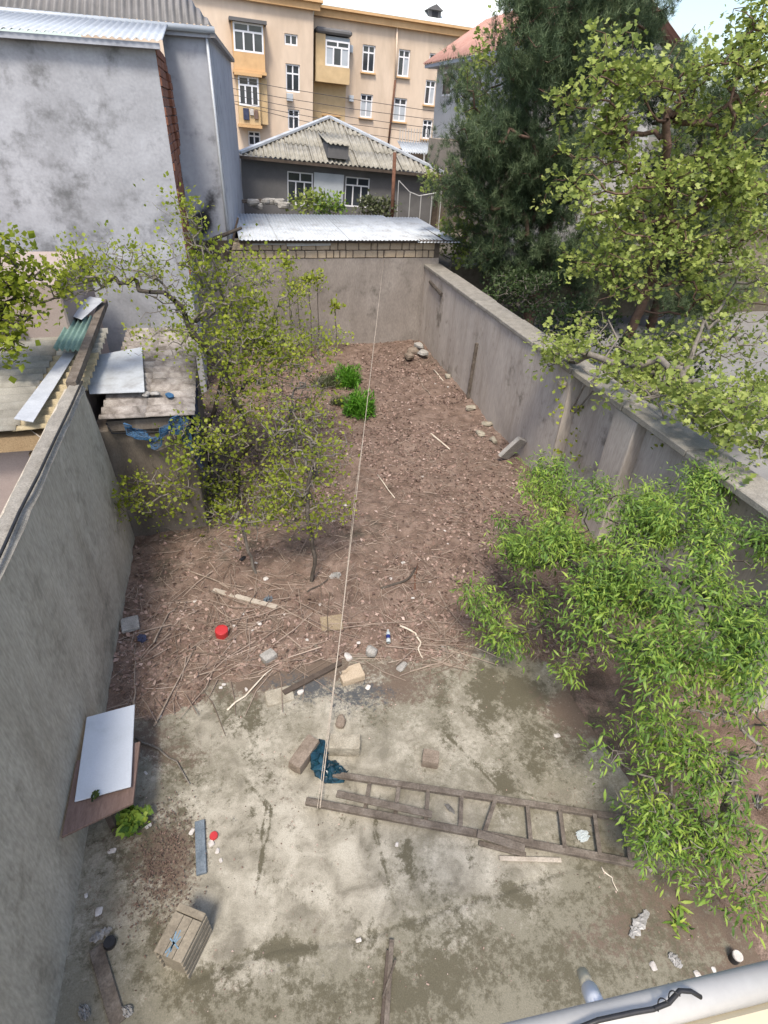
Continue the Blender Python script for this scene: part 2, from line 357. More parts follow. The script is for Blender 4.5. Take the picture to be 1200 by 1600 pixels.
# ------------------------------------------------------------------ ground, slab, soil
MB().add([(-700, -300, -.14), (700, -300, -.14), (700, 900, -.14), (-700, 900, -.14)], [(0, 1, 2, 3)]).build('ground', m_earth, kind='structure', org=(0, 0, 0))
XL, XR, XRN, YB = -2.09, 6.07, 6.33, 17.77      # yard wall faces
def blobmask(P, blobs):
    x, y = project(P.reshape(-1, 3)); x = x.reshape(P.shape[:-1]); y = y.reshape(P.shape[:-1]); o = np.zeros_like(x)
    for (cx, cy, rx, ry, a) in blobs:
        o = np.maximum(o, a*np.exp(-(((x-cx)/rx)**2+((y-cy)/ry)**2)))
    return o
def seg(X, Y, a, b):
    a = np.array(a[:2]); b = np.array(b[:2]); d = b-a; t = np.clip(((X-a[0])*d[0]+(Y-a[1])*d[1])/(d@d), 0, 1)
    return np.hypot(X-a[0]-t*d[0], Y-a[1]-t*d[1])
gx = np.arange(-2.3, 4.75, .017); gy = np.arange(-.6, 5.5, .017)
X, Y = np.meshgrid(gx, gy, indexing='ij')
crack = [G(*q) for q in ((300, 1530), (430, 1478), (560, 1468), (640, 1440), (700, 1418), (770, 1400), (860, 1365), (960, 1345))]
dc = np.min([seg(X, Y, crack[i], crack[i+1]) for i in range(len(crack)-1)], axis=0)
wob = fbm(X*2.2, Y*2.2, 5)-.5
Zs = (fbm(X*.8, Y*.8, 3)-.5)*.03 + (fbm(X*6, Y*6, 9)-.5)*.006 - .012*np.exp(-((dc+wob*.1)/.03)**2)
PS = np.stack([X, Y, Zs], -1)
moss = blobmask(PS, [(170, 1390, 70, 130, .62), (250, 1320, 80, 100, .55), (300, 1545, 110, 50, .62), (430, 1490, 90, 16, .6), (735, 1500, 95, 62, .72), (830, 1410, 90, 40, .5),
    (1010, 1430, 130, 90, .62), (900, 1500, 130, 90, .5), (760, 1085, 35, 75, .85), (700, 1130, 20, 50, .6), (820, 1085, 60, 40, .9), (840, 1180, 50, 60, .9), (790, 1215, 16, 50, .9), (690, 1090, 14, 60, .7), (900, 1130, 60, 80, .75),
    (345, 1095, 22, 50, .62), (395, 1110, 16, 40, .6), (270, 1190, 40, 60, .5), (640, 1335, 9, 40, .55), (735, 1345, 8, 30, .5), (560, 1560, 260, 45, .42), (960, 1300, 50, 40, .5), (640, 1445, 60, 14, .55), (395, 1270, 8, 14, .6), (770, 1405, 60, 12, .6),
    (440, 1065, 20, 40, .5), (600, 1110, 30, 20, .45), (690, 1045, 40, 30, .6), (1100, 1550, 120, 50, .6), (240, 1450, 40, 50, .5), (150, 1500, 50, 90, .55), (920, 1250, 40, 60, .45)])
strk = fbm((X+Y*.55)*3.2, (Y-X*.4)*1.1, 21)           # streaks of run-off
moss = moss*.9 + (strk-.5)*1.0 + (fbm(X*9, Y*9, 77)-.5)*.7 + .04 + .28*np.exp(-((dc+wob*.12)/.06)**2)
low = np.where(Y < 2.0+.1*X+wob, 1, 0)*sstep(0, .6, 2.0-Y+wob)
moss = moss + .13*low
dirt = blobmask(PS, [(255, 1345, 60, 85, .75), (250, 1160, 60, 50, .7), (430, 1050, 120, 28, .6), (740, 1500, 90, 60, .35), (1050, 1440, 140, 90, .6), (900, 1110, 60, 60, .6), (220, 1420, 60, 40, .5), (620, 1085, 70, 25, .55), (1130, 1540, 100, 60, .6)])
fc = np.min([seg(X, Y, G(*a), G(*b)) for a, b in (((560, 1120), (600, 1200)), ((600, 1200), (585, 1300)), ((585, 1300), (620, 1420)), ((350, 1180), (420, 1260)), ((420, 1260), (400, 1400)), ((700, 1150), (780, 1230)), ((780, 1230), (900, 1260)), ((640, 1440), (670, 1600)))], axis=0)
moss = moss+.5*np.exp(-((fc+wob*.12)/.014)**2)
dirt = dirt + (fbm(X*3, Y*3, 31)-.5)*.8 + .5*sstep(4.35, 4.95, Y+wob*.5) + .35*sstep(3.3, 4.2, X+wob*.5)
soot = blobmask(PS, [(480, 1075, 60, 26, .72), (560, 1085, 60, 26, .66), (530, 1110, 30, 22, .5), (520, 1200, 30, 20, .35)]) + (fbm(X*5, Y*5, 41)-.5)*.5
grime = .33+.6*low+(fbm(X*1.6, Y*1.6, 83)-.5)*1.1+.25*sstep(.6, 2.8, X+wob)+.35*sstep(-1.2, -1.9, X+wob*.6)-.25*np.exp(-(((X-.3)/1.3)**2+((Y-2.9)/.8)**2))
V_, F_ = gridmesh(PS)
npmesh('concrete_slab', V_, F_, m_slab, attrs={'moss': ('POINT', moss.ravel()), 'dirt': ('POINT', dirt.ravel()), 'soot': ('POINT', soot.ravel()), 'grime': ('POINT', grime.ravel())}, smooth=True, kind='structure')

# soil: a low bed that thins out over the slab
gx = np.arange(-2.3, 6.6, .036); gy = np.arange(-.6, 17.95, .036)
X, Y = np.meshgrid(gx, gy, indexing='ij')
edge_pts = [G(*q) for q in ((120, 1190), (215, 1165), (290, 1150), (330, 1100), (400, 1078), (450, 1085), (500, 1052), (560, 1048), (640, 1062), (700, 1052), (740, 1035), (800, 1020), (870, 1050))]
ex = np.array([p.x for p in edge_pts]); ey = np.array([p.y for p in edge_pts]); o_ = np.argsort(ex); ex, ey = ex[o_], ey[o_]
eY = np.interp(X, np.r_[ex, 3.75, 4.0, 4.3], np.r_[ey, 4.1, 2.2, -1.5])
sdist = np.minimum(Y-eY, 1.6) + (fbm(X*2.5, Y*2.5, 61)-.5)*.55 + (fbm(X*9, Y*9, 62)-.5)*.22
hs = (fbm(X*11, Y*11, 66)-.5)*.03 + (fbm(X*4, Y*4, 67)-.5)*.06*sstep(0, .6, sdist) - .05 + .11*sstep(-.25, .9, sdist) + (fbm(X*1.1, Y*1.1, 63)-.5)*.14*sstep(0, 1, sdist) + (fbm(X*7, Y*7, 64)-.5)*.055 + (fbm(X*18, Y*18, 65)-.5)*.03
hs += .10*sstep(9, 17, Y) - .09*np.exp(-(((X+1.35)/.5)**2+((Y-4.55)/.16)**2)) + .12*np.exp(-(((X-5.3)/1.0)**2+((Y-17.2)/.6)**2))
def soil_z(x, y):
    i = int(round((x-gx[0])/.036)); j = int(round((y-gy[0])/.036))
    i = min(max(i, 0), len(gx)-1); j = min(max(j, 0), len(gy)-1)
    return max(float(hs[i, j]), 0.0)
PSo = np.stack([X, Y, hs], -1); V_, F_ = gridmesh(PSo)
keep = (hs.ravel()[F_].max(1) > -.035); F_ = F_[keep]
dark = blobmask(PSo, [(330, 700, 130, 160, .62), (440, 800, 130, 90, .5), (960, 1150, 150, 160, .6), (250, 880, 40, 60, .5), (640, 570, 60, 20, .4)])+(fbm(X*1.5, Y*1.5, 71)-.5)*.6  # uneven soil tone, plus tree shade painted in under the crowns
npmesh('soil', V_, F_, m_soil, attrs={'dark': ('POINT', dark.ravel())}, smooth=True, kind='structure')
SZ = lambda p: Vector((p.x, p.y, soil_z(p.x, p.y)))
def GS(x, y, dz=0.0):       # point of the yard floor seen at a frame pixel
    p = G(x, y, 0.0); z = soil_z(p.x, p.y)
    p = G(x, y, z+dz); return p
MB().box(6.62, 60, -3, 18.5, -.2, .55).build('street', m_street, kind='structure', org=(0, 0, 0))
MB().box(-30, 70, 18.55, 120, -.2, 2.35).build('terrace', m_earth, kind='structure', org=(0, 0, 0))
MB().box(-30, -2.34, -3, 8.0, -.2, .1).build('neighbour_yard', m_street, kind='structure', org=(0, 0, 0))

# ------------------------------------------------------------------ yard walls
def wallgrid(O, U, V, w, h, step, blobs, seed, name, m, parent, amp=.012):
    O, U, V = map(Vector, (O, U, V)); nu = max(2, int(w/step)); nv = max(2, int(h/step))
    a = np.linspace(0, w, nu); b = np.linspace(0, h, nv); A, B = np.meshgrid(a, b, indexing='ij')
    N = np.array(U.cross(V).normalized()); P = np.array(O)+A[..., None]*np.array(U)+B[..., None]*np.array(V)
    P = P + N*((fbm(A*1.3, B*1.3, seed)-.5)*amp*2+(fbm(A*7, B*7, seed+3)-.5)*amp*.6)[..., None]
    st = blobmask(P, blobs) + (fbm(A*2.2, B*.6, seed+5)-.5)*.7
    V2, F2 = gridmesh(P)
    return npmesh(name, V2, F2, m, parent=parent, attrs={'stain': ('POINT', st.ravel())}, smooth=True)
# left wall
HL = 3.13
lw = thing('concrete_wall', 'tall dark grey rendered yard wall on the left with a rough top', 'wall', (XL-.12, 4, -.1))
wallgrid((XL, -.5, -.1), (0, 1, 0), (0, 0, 1), 8.5, HL+.1-.03, .07, [(150, 750, 40, 130, .2), (60, 1000, 40, 200, .2), (180, 800, 40, 60, .35), (120, 1250, 40, 200, .2), (30, 1300, 40, 200, .15), (170, 1000, 25, 100, .3)], 11, 'render_face', m_wall_l, lw, .014)
MB().prism([(XL-.015, 7.99, -.1), (XL-.015, 7.99, HL-.06), (XL-.015, 8.12, 2.75), (XL-.015, 8.30, 1.9), (XL-.015, 8.46, .9), (XL-.015, 8.52, -.1)], (-.22, 0, 0)).build('wall_end', m_wall_l, lw)
MB().box(XL-.24, XL-.02, -.5, 7.985, -.1, HL-.04).build('wall_core', m_wall_l, lw)
rs = np.random.RandomState(4)
na = 120; ys = np.linspace(-.5, 8.02, na); us = np.linspace(0, 1, 9)
Pc = np.zeros((na, 9, 3)); 
for j, u in enumerate(us):
    Pc[:, j, 0] = XL-.245+.26*u; Pc[:, j, 1] = ys
    Pc[:, j, 2] = HL-.055+.05*(1-abs(2*u-1)**3)
Pc[:, :, 2] += (fbm(ys[:, None]*3+0*us, us*4+0*ys[:, None], 3)-.5)*.05
V2, F2 = gridmesh(Pc[:, ::-1]); npmesh('coping', V2, F2, m_coping, parent=lw, smooth=True)
hp = [G(128, 596, HL+.03), G(112, 632, HL+.03), G(84, 690, HL+.03), G(60, 742, HL+.03), G(30, 800, HL+.03), G(8, 850, HL+.03), G(-30, 930, HL+.03)]
MB().tube(hp, .016, 6).build('cable', m_black, smooth=True, label='black cable lying along the top of the left yard wall', cat='cable')
# right wall
rw = thing('concrete_wall', 'long pale grey rendered yard wall on the right with stepped pilasters', 'wall', (XR+.2, 9, -.1))
HR = 2.6
wallgrid((XR, 17.95, -.1), (0, -1, 0), (0, 0, 1), 17.95-8.75, HR+.02, .08, [(690, 480, 14, 60, .4), (700, 580, 30, 30, .35), (860, 660, 20, 70, .35)], 15, 'render_face', m_wall_r, rw, .01)
MB().box(XR+.012, XR+.45, 8.75, 17.95, -.1, HR-.09).build('wall_core', m_wall_r, rw)
wallgrid((XRN, 8.74, -.1), (0, -1, 0), (0, 0, 1), 9.3, HR+.02, .08, [(960, 700, 40, 60, .35)], 19, 'render_face', m_wall_r, rw, .01)
MB().box(XRN+.012, XR+.45, -.6, 8.74, -.1, HR-.09).build('wall_core', m_wall_r, rw)
MB().box(XR+.02, XRN+.03, 6.75, 7.35, -.1, HR-.10).build('pilaster', m_wall_r, rw, bevel=.02)
MB().box(XR+.02, XRN+.03, 3.0, 3.5, -.1, HR-.10).build('pilaster', m_wall_r, rw, bevel=.02)
for (y0, y1, x0, zt) in ((8.78, 17.95, XR-.05, 0), (-.6, 8.77, XR-.02, .012)):
    yy = y0
    while yy < y1-.01:
        ye = min(yy+1.55, y1)
        MB().box(x0+rs.uniform(-.012, .012), XR+.52+rs.uniform(-.02, .02), yy+.006, ye-.006, HR-.085, HR+.015+zt+rs.uniform(-.01, .01)).build('coping_slab', m_coping, rw, bevel=.015)
        yy = ye
# back wall: render below, two courses of squared stone above
HB = 2.79
bw = thing('stone_wall', 'grey rendered back wall topped by two courses of squared limestone', 'wall', (3, YB+.2, -.1))
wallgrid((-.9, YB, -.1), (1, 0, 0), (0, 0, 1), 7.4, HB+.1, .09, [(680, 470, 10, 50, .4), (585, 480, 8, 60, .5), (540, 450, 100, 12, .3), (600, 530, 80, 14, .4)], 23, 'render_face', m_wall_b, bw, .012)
MB().box(-.9, 6.5, YB+.02, YB+.34, -.1, 3.28).build('mortar_core', m_mortar, bw)
rs = np.random.RandomState(12)
for row, (z0, z1) in enumerate(((HB+.012, HB+.215), (HB+.235, HB+.44))):
    x = .2+rs.uniform(-.1, 0)
    while x < 6.3:
        w = rs.choice([.19, .24, .38, .40, .42]) if row else rs.choice([.19, .2, .22, .26, .38])
        a = rs.uniform(-.012, .012, 4)
        MB().hexa([(x+.012, YB-.01+a[0], z0+a[1]*.6), (x+w-.012, YB-.01+a[2], z0+a[3]*.6), (x+w-.012, YB+.08, z0), (x+.012, YB+.08, z0),
                   (x+.012+a[1], YB-.012+a[0], z1-abs(a[2])), (x+w-.012+a[3], YB-.012+a[2], z1-abs(a[0])), (x+w-.012, YB+.08, z1), (x+.012, YB+.08, z1)]).build('stone_block', m_stone, bw, bevel=.018)
        x += w
# lean-to behind the back wall
sh = thing('lean_to_shed', 'low shed with a white corrugated metal roof behind the back wall', 'shed', (3.5, 20, 2.35))
A = AY(374, 374, 17.55); B = AY(640, 372, 17.55); Bq = G(388, 332, 3.42); 
rsx = [(.42, 1.55), (1.5, 2.6), (2.55, 3.65), (3.6, 4.7), (4.65, 5.75), (5.7, 7.1)]
for i, (x0, x1) in enumerate(rsx):
    drop = -.0 if i < 5 else -.06
    MB().corr((x0, 17.52-.03*(i % 2), 3.33+.004*(i % 2)+drop), (x1-x0, 0, 0), (0, 4.6, .06), (x1-x0)/.11, .012, per=6).build('roof_sheet', m_metal_white, sh, smooth=True, solid=.003)
MB().box(.42, 7.0, 17.62, 17.70, 3.235, 3.305).build('eaves_beam', m_wood_dark, sh)
for x in (1.0, 2.4, 3.8, 5.2, 6.6): MB().box(x, x+.07, 17.7, 22, 3.22, 3.30).build('rafter', m_wood_dark, sh)
MB().box(.5, 7.0, 21.9, 22.0, 2.35, 3.3).build('rear_wall', m_tan_wall, sh)
MB().box(.78, 1.72, YB-.05, YB-.02, 3.17, 3.285).build('eaves_board', m_white_paint, sh)
MB().obox((1.76, YB-.06, 3.14), (1.3, 0, .02), (0, .02, 0), (0, 0, .15)).build('eaves_board', m_white_paint, sh)
# ------------------------------------------------------------------ whitewashed building, left
wb = thing('whitewashed_building', 'stained whitewashed building with corrugated roof on the left behind the shed', 'building', (-4, 17, 0))
YW, XW, ZW = 14.5, -.87, 7.24
wallgrid((-12, YW, 0), (1, 0, 0), (0, 0, 1), 12+XW, ZW, .09,
    [(70, 200, 60, 60, .46), (100, 290, 45, 90, .52), (20, 330, 60, 50, .42), (50, 110, 60, 50, .36), (90, 80, 22, 40, .4), (175, 85, 10, 18, .5), (150, 370, 170, 22, .36), (60, 390, 90, 20, .4),
     (200, 300, 40, 40, .34), (250, 240, 26, 30, .3), (120, 180, 25, 60, .42), (60, 270, 130, 130, .3), (160, 330, 160, 60, .28), (30, 420, 200, 30, .45), (250, 130, 14, 40, .3), (40, 60, 60, 20, .4)], 33, 'stained_wall', m_white_wall, wb, .02)
MB().box(-12, XW-.01, YW+.03, 24, 0, ZW-.02).build('wall_core', m_white_plain, wb)
# exposed brick edge: each brick of the bare side
rs = np.random.RandomState(5)
z = 3.1; k = 0
while z < ZW-.1:
    h = .16; y = YW+.015
    far = 17.75 if z > 5.4 else 17.4
    step = 1.1
    while y < far-.05:
        ye = min(y+step*rs.uniform(.8, 1.1), far)
        out = .02+rs.uniform(-.012, .02)+(.05 if (z > 5.3 and y > 16.2 and z < 6.9) else 0)
        MB().box(XW-.01, XW+out, y, ye-.02, z, z+h-.015).build('brick', m_brick, wb, bevel=.008)
        y = ye
    z += h; k += 1
# second volume, a little farther back, turned slightly
n0 = Vector((.2, 17.85, 0)); n1 = Vector((.93, 25.5, 0)); d = (n1-n0)
wallgrid((XW, 17.8, 0), (1, 0, 0), (0, 0, 1), .2-XW+.0, 7.7, .08, [(318, 348, 16, 24, 1.7), (330, 318, 12, 24, 1.1), (338, 300, 8, 30, .6)], 37, 'rear_wall', m_white_plain, wb, .006)
wallgrid((n0.x, n0.y-.05, 0), d.normalized(), (0, 0, 1), d.length, 7.7, .15, [], 39, 'side_wall', m_white_plain, wb, .006)
MB().prism([(XW, 17.82, 0), (n0.x-.01, 17.82, 0), (n1.x-.01, n1.y, 0), (XW, n1.y, 0)], (0, 0, 7.66)).build('wall_core', m_white_plain, wb)
# lower roof: sheets from the eaves up to the gutter
x = -8.9; i = 0
while x < XW+.1:
    x1 = min(x+1.1, XW+.12)
    MB().corr((x, YW-.22, ZW+.06+.008*(i % 2)), (x1-x+.05, 0, 0), (0, 3.3, .52), (x1-x)/.13, .018, per=6).build('roof_sheet', m_metal_lt, wb, smooth=True, solid=.004); x = x1; i += 1
MB().box(-9, XW+.1, YW-.18, YW-.05, ZW-.06, ZW+.03).build('fascia', m_white_plain, wb)
MB().tube([(-9, 17.62, 7.86), (.34, 17.62, 7.80)], .07, 10).build('gutter', m_metal_lt, wb, smooth=True)
MB().box(-9, .3, 17.66, 17.84, 7.66, 7.78).build('fascia', m_white_plain, wb)
MB().prism([(n0.x+.02, 17.6, 7.66), (n1.x+.02, 25.6, 7.66), (n1.x+.14, 25.6, 7.66), (n0.x+.14, 17.6, 7.66)], (0, 0, .1)).build('verge_board', m_metal_dk, wb)
MB().corr((-9, 17.6, 7.87), (9.32, 0, 0), (0, 4.4, 2.4), 60, .03, per=6, rng=lambda u: (0, min(1, (1-u)*9.32/2.0+.001))).build('upper_roof', m_metal_dk, wb, smooth=True, solid=.005)
MB().tube([(.14, 17.71, 7.75), (.14, 17.71, 5.0), (.13, 17.7, 2.7)], .035, 8).build('downpipe', m_metal_lt, wb, smooth=True)
MB().tube([AY(356, 410, 17.6), AY(372, 340, 17.6)], .03, 6).build('prop', m_wood_dark, wb)
p0 = AY(300, 395, 17.2); p1 = AY(378, 356, 17.4)
MB().tube([p0, p0.lerp(p1, .5)+Vector((0, 0, .06)), p1], [.07, .06, .04], 7).build('fallen_log', m_bark, label='dark charred log lying at the corner of the whitewashed building', cat='log', smooth=True)
vp = AY(312, 352, 17.78)
MB().tube([vp+Vector((0, .1, 0)), vp+Vector((0, -.14, .02))], .085, 12).build('flue_pipe', m_black, wb, smooth=True)

# ------------------------------------------------------------------ apricot apartment block
class Pl:
    def __init__(s, a, b, Y):
        s.O = AY(*a, Y); q = AY(*b, Y); s.U = (q-s.O).normalized(); s.N = Vector((0, -1, 0)); s.V = s.N.cross(s.U).normalized()
        if s.V.z < 0: s.V = -s.V
        s.Y = Y
    def uv(s, x, y):
        p = AY(x, y, s.Y)-s.O; return p.dot(s.U), p.dot(s.V)
    def rect(s, x0, y0, x1, y1):
        xm, ym = (x0+x1)/2, (y0+y1)/2
        u0 = s.uv(x0, ym)[0]; u1 = s.uv(x1, ym)[0]; v0 = s.uv(xm, y1)[1]; v1 = s.uv(xm, y0)[1]
        return [u0, v0, u1-u0, v1-v0]
    def at(s, u, v, n=0): return s.O+s.U*u+s.V*v+s.N*n
ap = thing('apartment_block', 'long apricot apartment block with white windows across the background', 'building', (8, 45, 2.35))
R_ = Pl((490, 25), (713, 58), 45.0)
L_ = Pl((490, 17), (331, -6), 43.6); L_.U = R_.U; L_.V = R_.V
# left wing
holesL = {'a': (444.6, 53, 465, 71), 'b': (446.6, 100, 468.5, 144), 'c': (450, 171, 468, 203), 'd': (388, 205, 407, 228)}
L0 = -13.0
rl = {k: L_.rect(*q) for k, q in holesL.items()}
mb = MB(); wall_holes(mb, L_.at(L0, -9.5), L_.U, L_.V, L_.N, -L0, 9.55, [(q[0]-L0, q[1]+9.5, q[2], q[3]) for q in rl.values()], .25); mb.build('front_wall', m_peach, ap)
MB().obox(L_.at(L0, -9.5, -.3), L_.U*-L0, L_.V*9.5, L_.N*-10).build('wall_core', m_peach, ap)
MB().obox(L_.at(-.003, -9.5, -.3), L_.U*.0025, L_.V*9.5, L_.N*.3).build('corner_wall', m_peach, ap)
for k, q in rl.items():
    window(ap, L_.at(q[0], q[1]), L_.U, L_.V, L_.N, q[2], q[3], 2, None if k == 'a' else .66, m_frame, m_glass, .14, .08)
MB().obox(L_.at(L0, 0.0, 0), L_.U*(.35-L0), L_.V*.35, L_.N*.28).build('cornice', m_cornice, ap)
MB().obox(L_.at(L0, 0.35, -.2), L_.U*(.5-L0), L_.V*.12, L_.N*.65).build('cornice_edge', m_cornice, ap)
# bays of the left wing
def bay(pl, px, depth, zlow, m, hood=None):
    u, v, w, h = pl.rect(*px); lo = pl.uv((px[0]+px[2])/2, zlow)[1]
    MB().obox(pl.at(u-.05, lo, 0), pl.U*(w+.1), pl.V*(v-lo), pl.N*depth).build('balcony_parapet', m, ap)
    MB().obox(pl.at(u-.12, lo-.16, 0), pl.U*(w+.24), pl.V*.15, pl.N*(depth+.12)).build('balcony_slab', m_cornice, ap)
    MB().obox(pl.at(u+w+.003, v+.003, 0), pl.U*.06, pl.V*(h-.003), pl.N*(depth-.1)).build('bay_side', m, ap)
    MB().obox(pl.at(u-.06, v+.003, 0), pl.U*.06, pl.V*(h-.003), pl.N*(depth-.1)).build('bay_side', m, ap)
    MB().obox(pl.at(u-.2, v+h, 0), pl.U*(w+.4), pl.V*.16, pl.N*(depth+.2)).build('bay_hood', hood or m_dark_render, ap)
    return u, v, w, h
u, v, w, h = bay(L_, (364, 38, 410, 84), .8, 111, m_cornice)
window(ap, L_.at(u, v+.01, .75), L_.U, L_.V, L_.N, w, h-.02, 3, .7, m_frame, m_glass, .05, .09)
u, v, w, h = bay(L_, (372, 120, 403, 166), .8, 194, m_ochre, m_cornice)
window(ap, L_.at(u, v+.01, .75), L_.U, L_.V, L_.N, w, h-.02, 3, .7, m_frame, m_glass, .05, .09)
q = L_.rect(403, 123, 417, 194); MB().obox(L_.at(q[0], q[1], 0), L_.U*q[2], L_.V*q[3], L_.N*.5).build('bay_wall', m_ochre, ap)
for (a, mm) in (((379, 169, 388, 187), m_lichen), ((389, 170, 395, 180), m_scrap), ((396, 172, 402, 186), m_wood_brown)):
    q = L_.rect(*a); MB().obox(L_.at(q[0], q[1], .86), L_.U*q[2], L_.V*q[3], L_.N*.04).build('laundry', mm, bevel=.015, label={m_lichen: 'dark garment hung out below the ochre balcony window', m_scrap: 'small white cloth hung between two garments on the balcony', m_wood_brown: 'brown garment hung out at the right of the balcony'}[mm], cat='laundry')
# right wing
holesR = {'A': (566, 70, 586, 113), 'B': (622, 77, 640, 120), 'C': (671, 83, 682, 97), 'D': (664, 125, 680, 164), 'E': (563, 147, 582, 184), 'F': (615, 153, 635, 190), 'G': (660, 187, 675, 217), 'H': (505, 147, 530, 179)}
rr = {k: R_.rect(*q) for k, q in holesR.items()}
mb = MB(); wall_holes(mb, R_.at(0, -9.5), R_.U, R_.V, R_.N, 16, 9.7, [(q[0], q[1]+9.5, q[2], q[3]) for q in rr.values()], .25); mb.build('front_wall', m_peach, ap)
MB().obox(R_.at(0, -9.5, -.3), R_.U*16, R_.V*9.5, R_.N*-10).build('wall_core', m_peach, ap)
for k, q in rr.items():
    CURT = (0, 1) if k in 'EF' else (0,) if k == 'H' else (1,) if k in 'BD' else ()
    window(ap, R_.at(q[0], q[1]), R_.U, R_.V, R_.N, q[2], q[3], 2 if k != 'C' else 1, None if k == 'C' else .72, m_frame, m_glass, .14, .08, curtain=m_curtain, sill=m_cornice)
CURT = (0,)
MB().obox(R_.at(.003, .02, 0), R_.U*16, R_.V*.36, R_.N*.3).build('cornice', m_cornice, ap)
MB().obox(R_.at(.003, .38, -.2), R_.U*16, R_.V*.13, R_.N*.7).build('cornice_edge', m_cornice, ap)
u, v, w, h = R_.rect(505, 66, 542, 106); lo = R_.uv(520, 131)[1]
MB().obox(R_.at(.02, lo, .003), R_.U*(u+w+.05-.02), R_.V*(v-lo), R_.N*.9).build('balcony_parapet', m_ochre, ap)
MB().obox(R_.at(.02, v+.003, .003), R_.U*(u-.03), R_.V*(h+.25), R_.N*.85).build('bay_wall', m_ochre, ap)
MB().obox(R_.at(.02, -9.4, .003), R_.U*(u+w-.02), R_.V*(lo+9.38), R_.N*.06).build('painted_strip', m_ochre, ap)
MB().obox(R_.at(.01, v+h+.26, .003), R_.U*(u+w+.1), R_.V*.3, R_.N*1.0).build('bay_hood', m_dark_render, ap, bevel=.1)
MB().obox(R_.at(u-.003, v+.003, .1), R_.U*(w+.02), R_.V*(h+.2), R_.N*.55).build('bay_core', m_curtain, ap)
CURT = (0, 2); window(ap, R_.at(u, v+.01, .82), R_.U, R_.V, R_.N, w, h, 3, .74, m_frame, m_glass, .05, .09, curtain=m_curtain); CURT = (0,)
dp = [(620, 42), (617, 125)]; MB().tube([R_.at(*R_.uv(*q), .12) for q in dp], .07, 6).build('drainpipe', m_peach, ap, smooth=True)
dp = [(617, 125), (611, 180), (605, 236)]; MB().tube([R_.at(*R_.uv(*q), .12) for q in dp], .07, 6).build('drainpipe', m_rust, ap, smooth=True)
for (pl, a) in ((R_, (544, 71, 550, 83)), (R_, (544, 149, 551, 159)), (L_, (447, 146, 457, 158))):
    q = pl.rect(*a); c = pl.at(q[0], q[1], .08)
    o = MB().obox(c, pl.U*q[2], pl.V*q[3], pl.N*.3).build('air_conditioner', m_curtain, bevel=.02, cat='air conditioner',
        label={544: 'upper grey air conditioner beside the ochre bay window' if a[1] < 100 else 'lower grey air conditioner right of the ochre strip', 447: 'grey air conditioner under the tall window of the left wing'}[a[0]])
# bright metal roof in standing-seam sheets, with a dormer
for i in range(20):
    a = -13+i*1.5
    pl, n0_ = (L_, .45) if a < .2 else (R_, .5)
    MB().obox(pl.at(a, .50 if a > .2 else .48, n0_), pl.U*1.47, -pl.N*7+pl.V*3.4, pl.V*.04).build('roof_sheet', m_roof_white, ap)
nd = 0.0
while True:
    Pd = AY(679, 34, 45+nd)-R_.O; nd += .02
    if Pd.dot(R_.V) <= .5+(nd+.5)*3.4/7 or nd > 6: break
Rd = Pl((490, 25), (713, 58), 45+nd); Rd.O = R_.O+Vector((0, nd, 0)); Rd.U = R_.U; Rd.V = R_.V
q = Rd.rect(670, 9, 689, 36); dn = R_.at(q[0], q[1], -nd)
MB().obox(dn, R_.U*q[2], R_.V*(q[3]*.75), -R_.N*2.2).build('dormer', m_dark_render, ap)
MB().prism([dn+R_.V*q[3]*.75-R_.U*.12+R_.N*.15, dn+R_.V*q[3]*.75+R_.U*(q[2]+.12)+R_.N*.15, dn+R_.V*q[3]*1.1+R_.U*q[2]*.5+R_.N*.15], -R_.N*2.6).build('dormer_roof', m_dark_render, ap)
MB().obox(dn+R_.U*q[2]*.25+R_.V*.15+R_.N*.003, R_.U*q[2]*.5, R_.V*q[3]*.5, R_.N*.01).build('dormer_opening', m_black, ap)

# ------------------------------------------------------------------ low grey house behind the shed
lh = thing('low_house', 'low dark grey house with a hipped corrugated roof and a skylight hood', 'house', (5, 27, 2.35))
H_ = Pl((374, 241), (695, 273), 25.6)
EW = H_.uv(695, 273)[0]; apx = AY(515, 186, 29.6); au = (apx-H_.O).dot(H_.U); Vr = apx-(H_.O+H_.U*au)
Hw = Pl((377, 244), (690, 275), 26.0)
wh = {'a': (449, 269, 489, 322), 'b': (539, 277, 577, 324)}; r_ = {k: Hw.rect(*q) for k, q in wh.items()}
mb = MB(); wall_holes(mb, Hw.at(0, -3.0), H_.U, H_.V, H_.N, EW-.3, 3.0, [(q[0], q[1]+3.0, q[2], q[3]) for q in r_.values()], .2); mb.build('front_wall', m_dark_render, lh)
MB().obox(Hw.at(0, -3, -.25), H_.U*(EW-.3), H_.V*2.97, -H_.N*5).build('wall_core', m_dark_render, lh)
for q in r_.values(): window(lh, Hw.at(q[0], q[1]), H_.U, H_.V, H_.N, q[2], q[3], 3, .72, m_frame, m_glass, .12, .05)
q = Hw.rect(490, 271, 536, 322); MB().obox(Hw.at(q[0], q[1], .01), H_.U*q[2], H_.V*q[3], H_.N*.05).build('white_panel', m_metal_lt, lh)
nrow, ncol = 3, 9
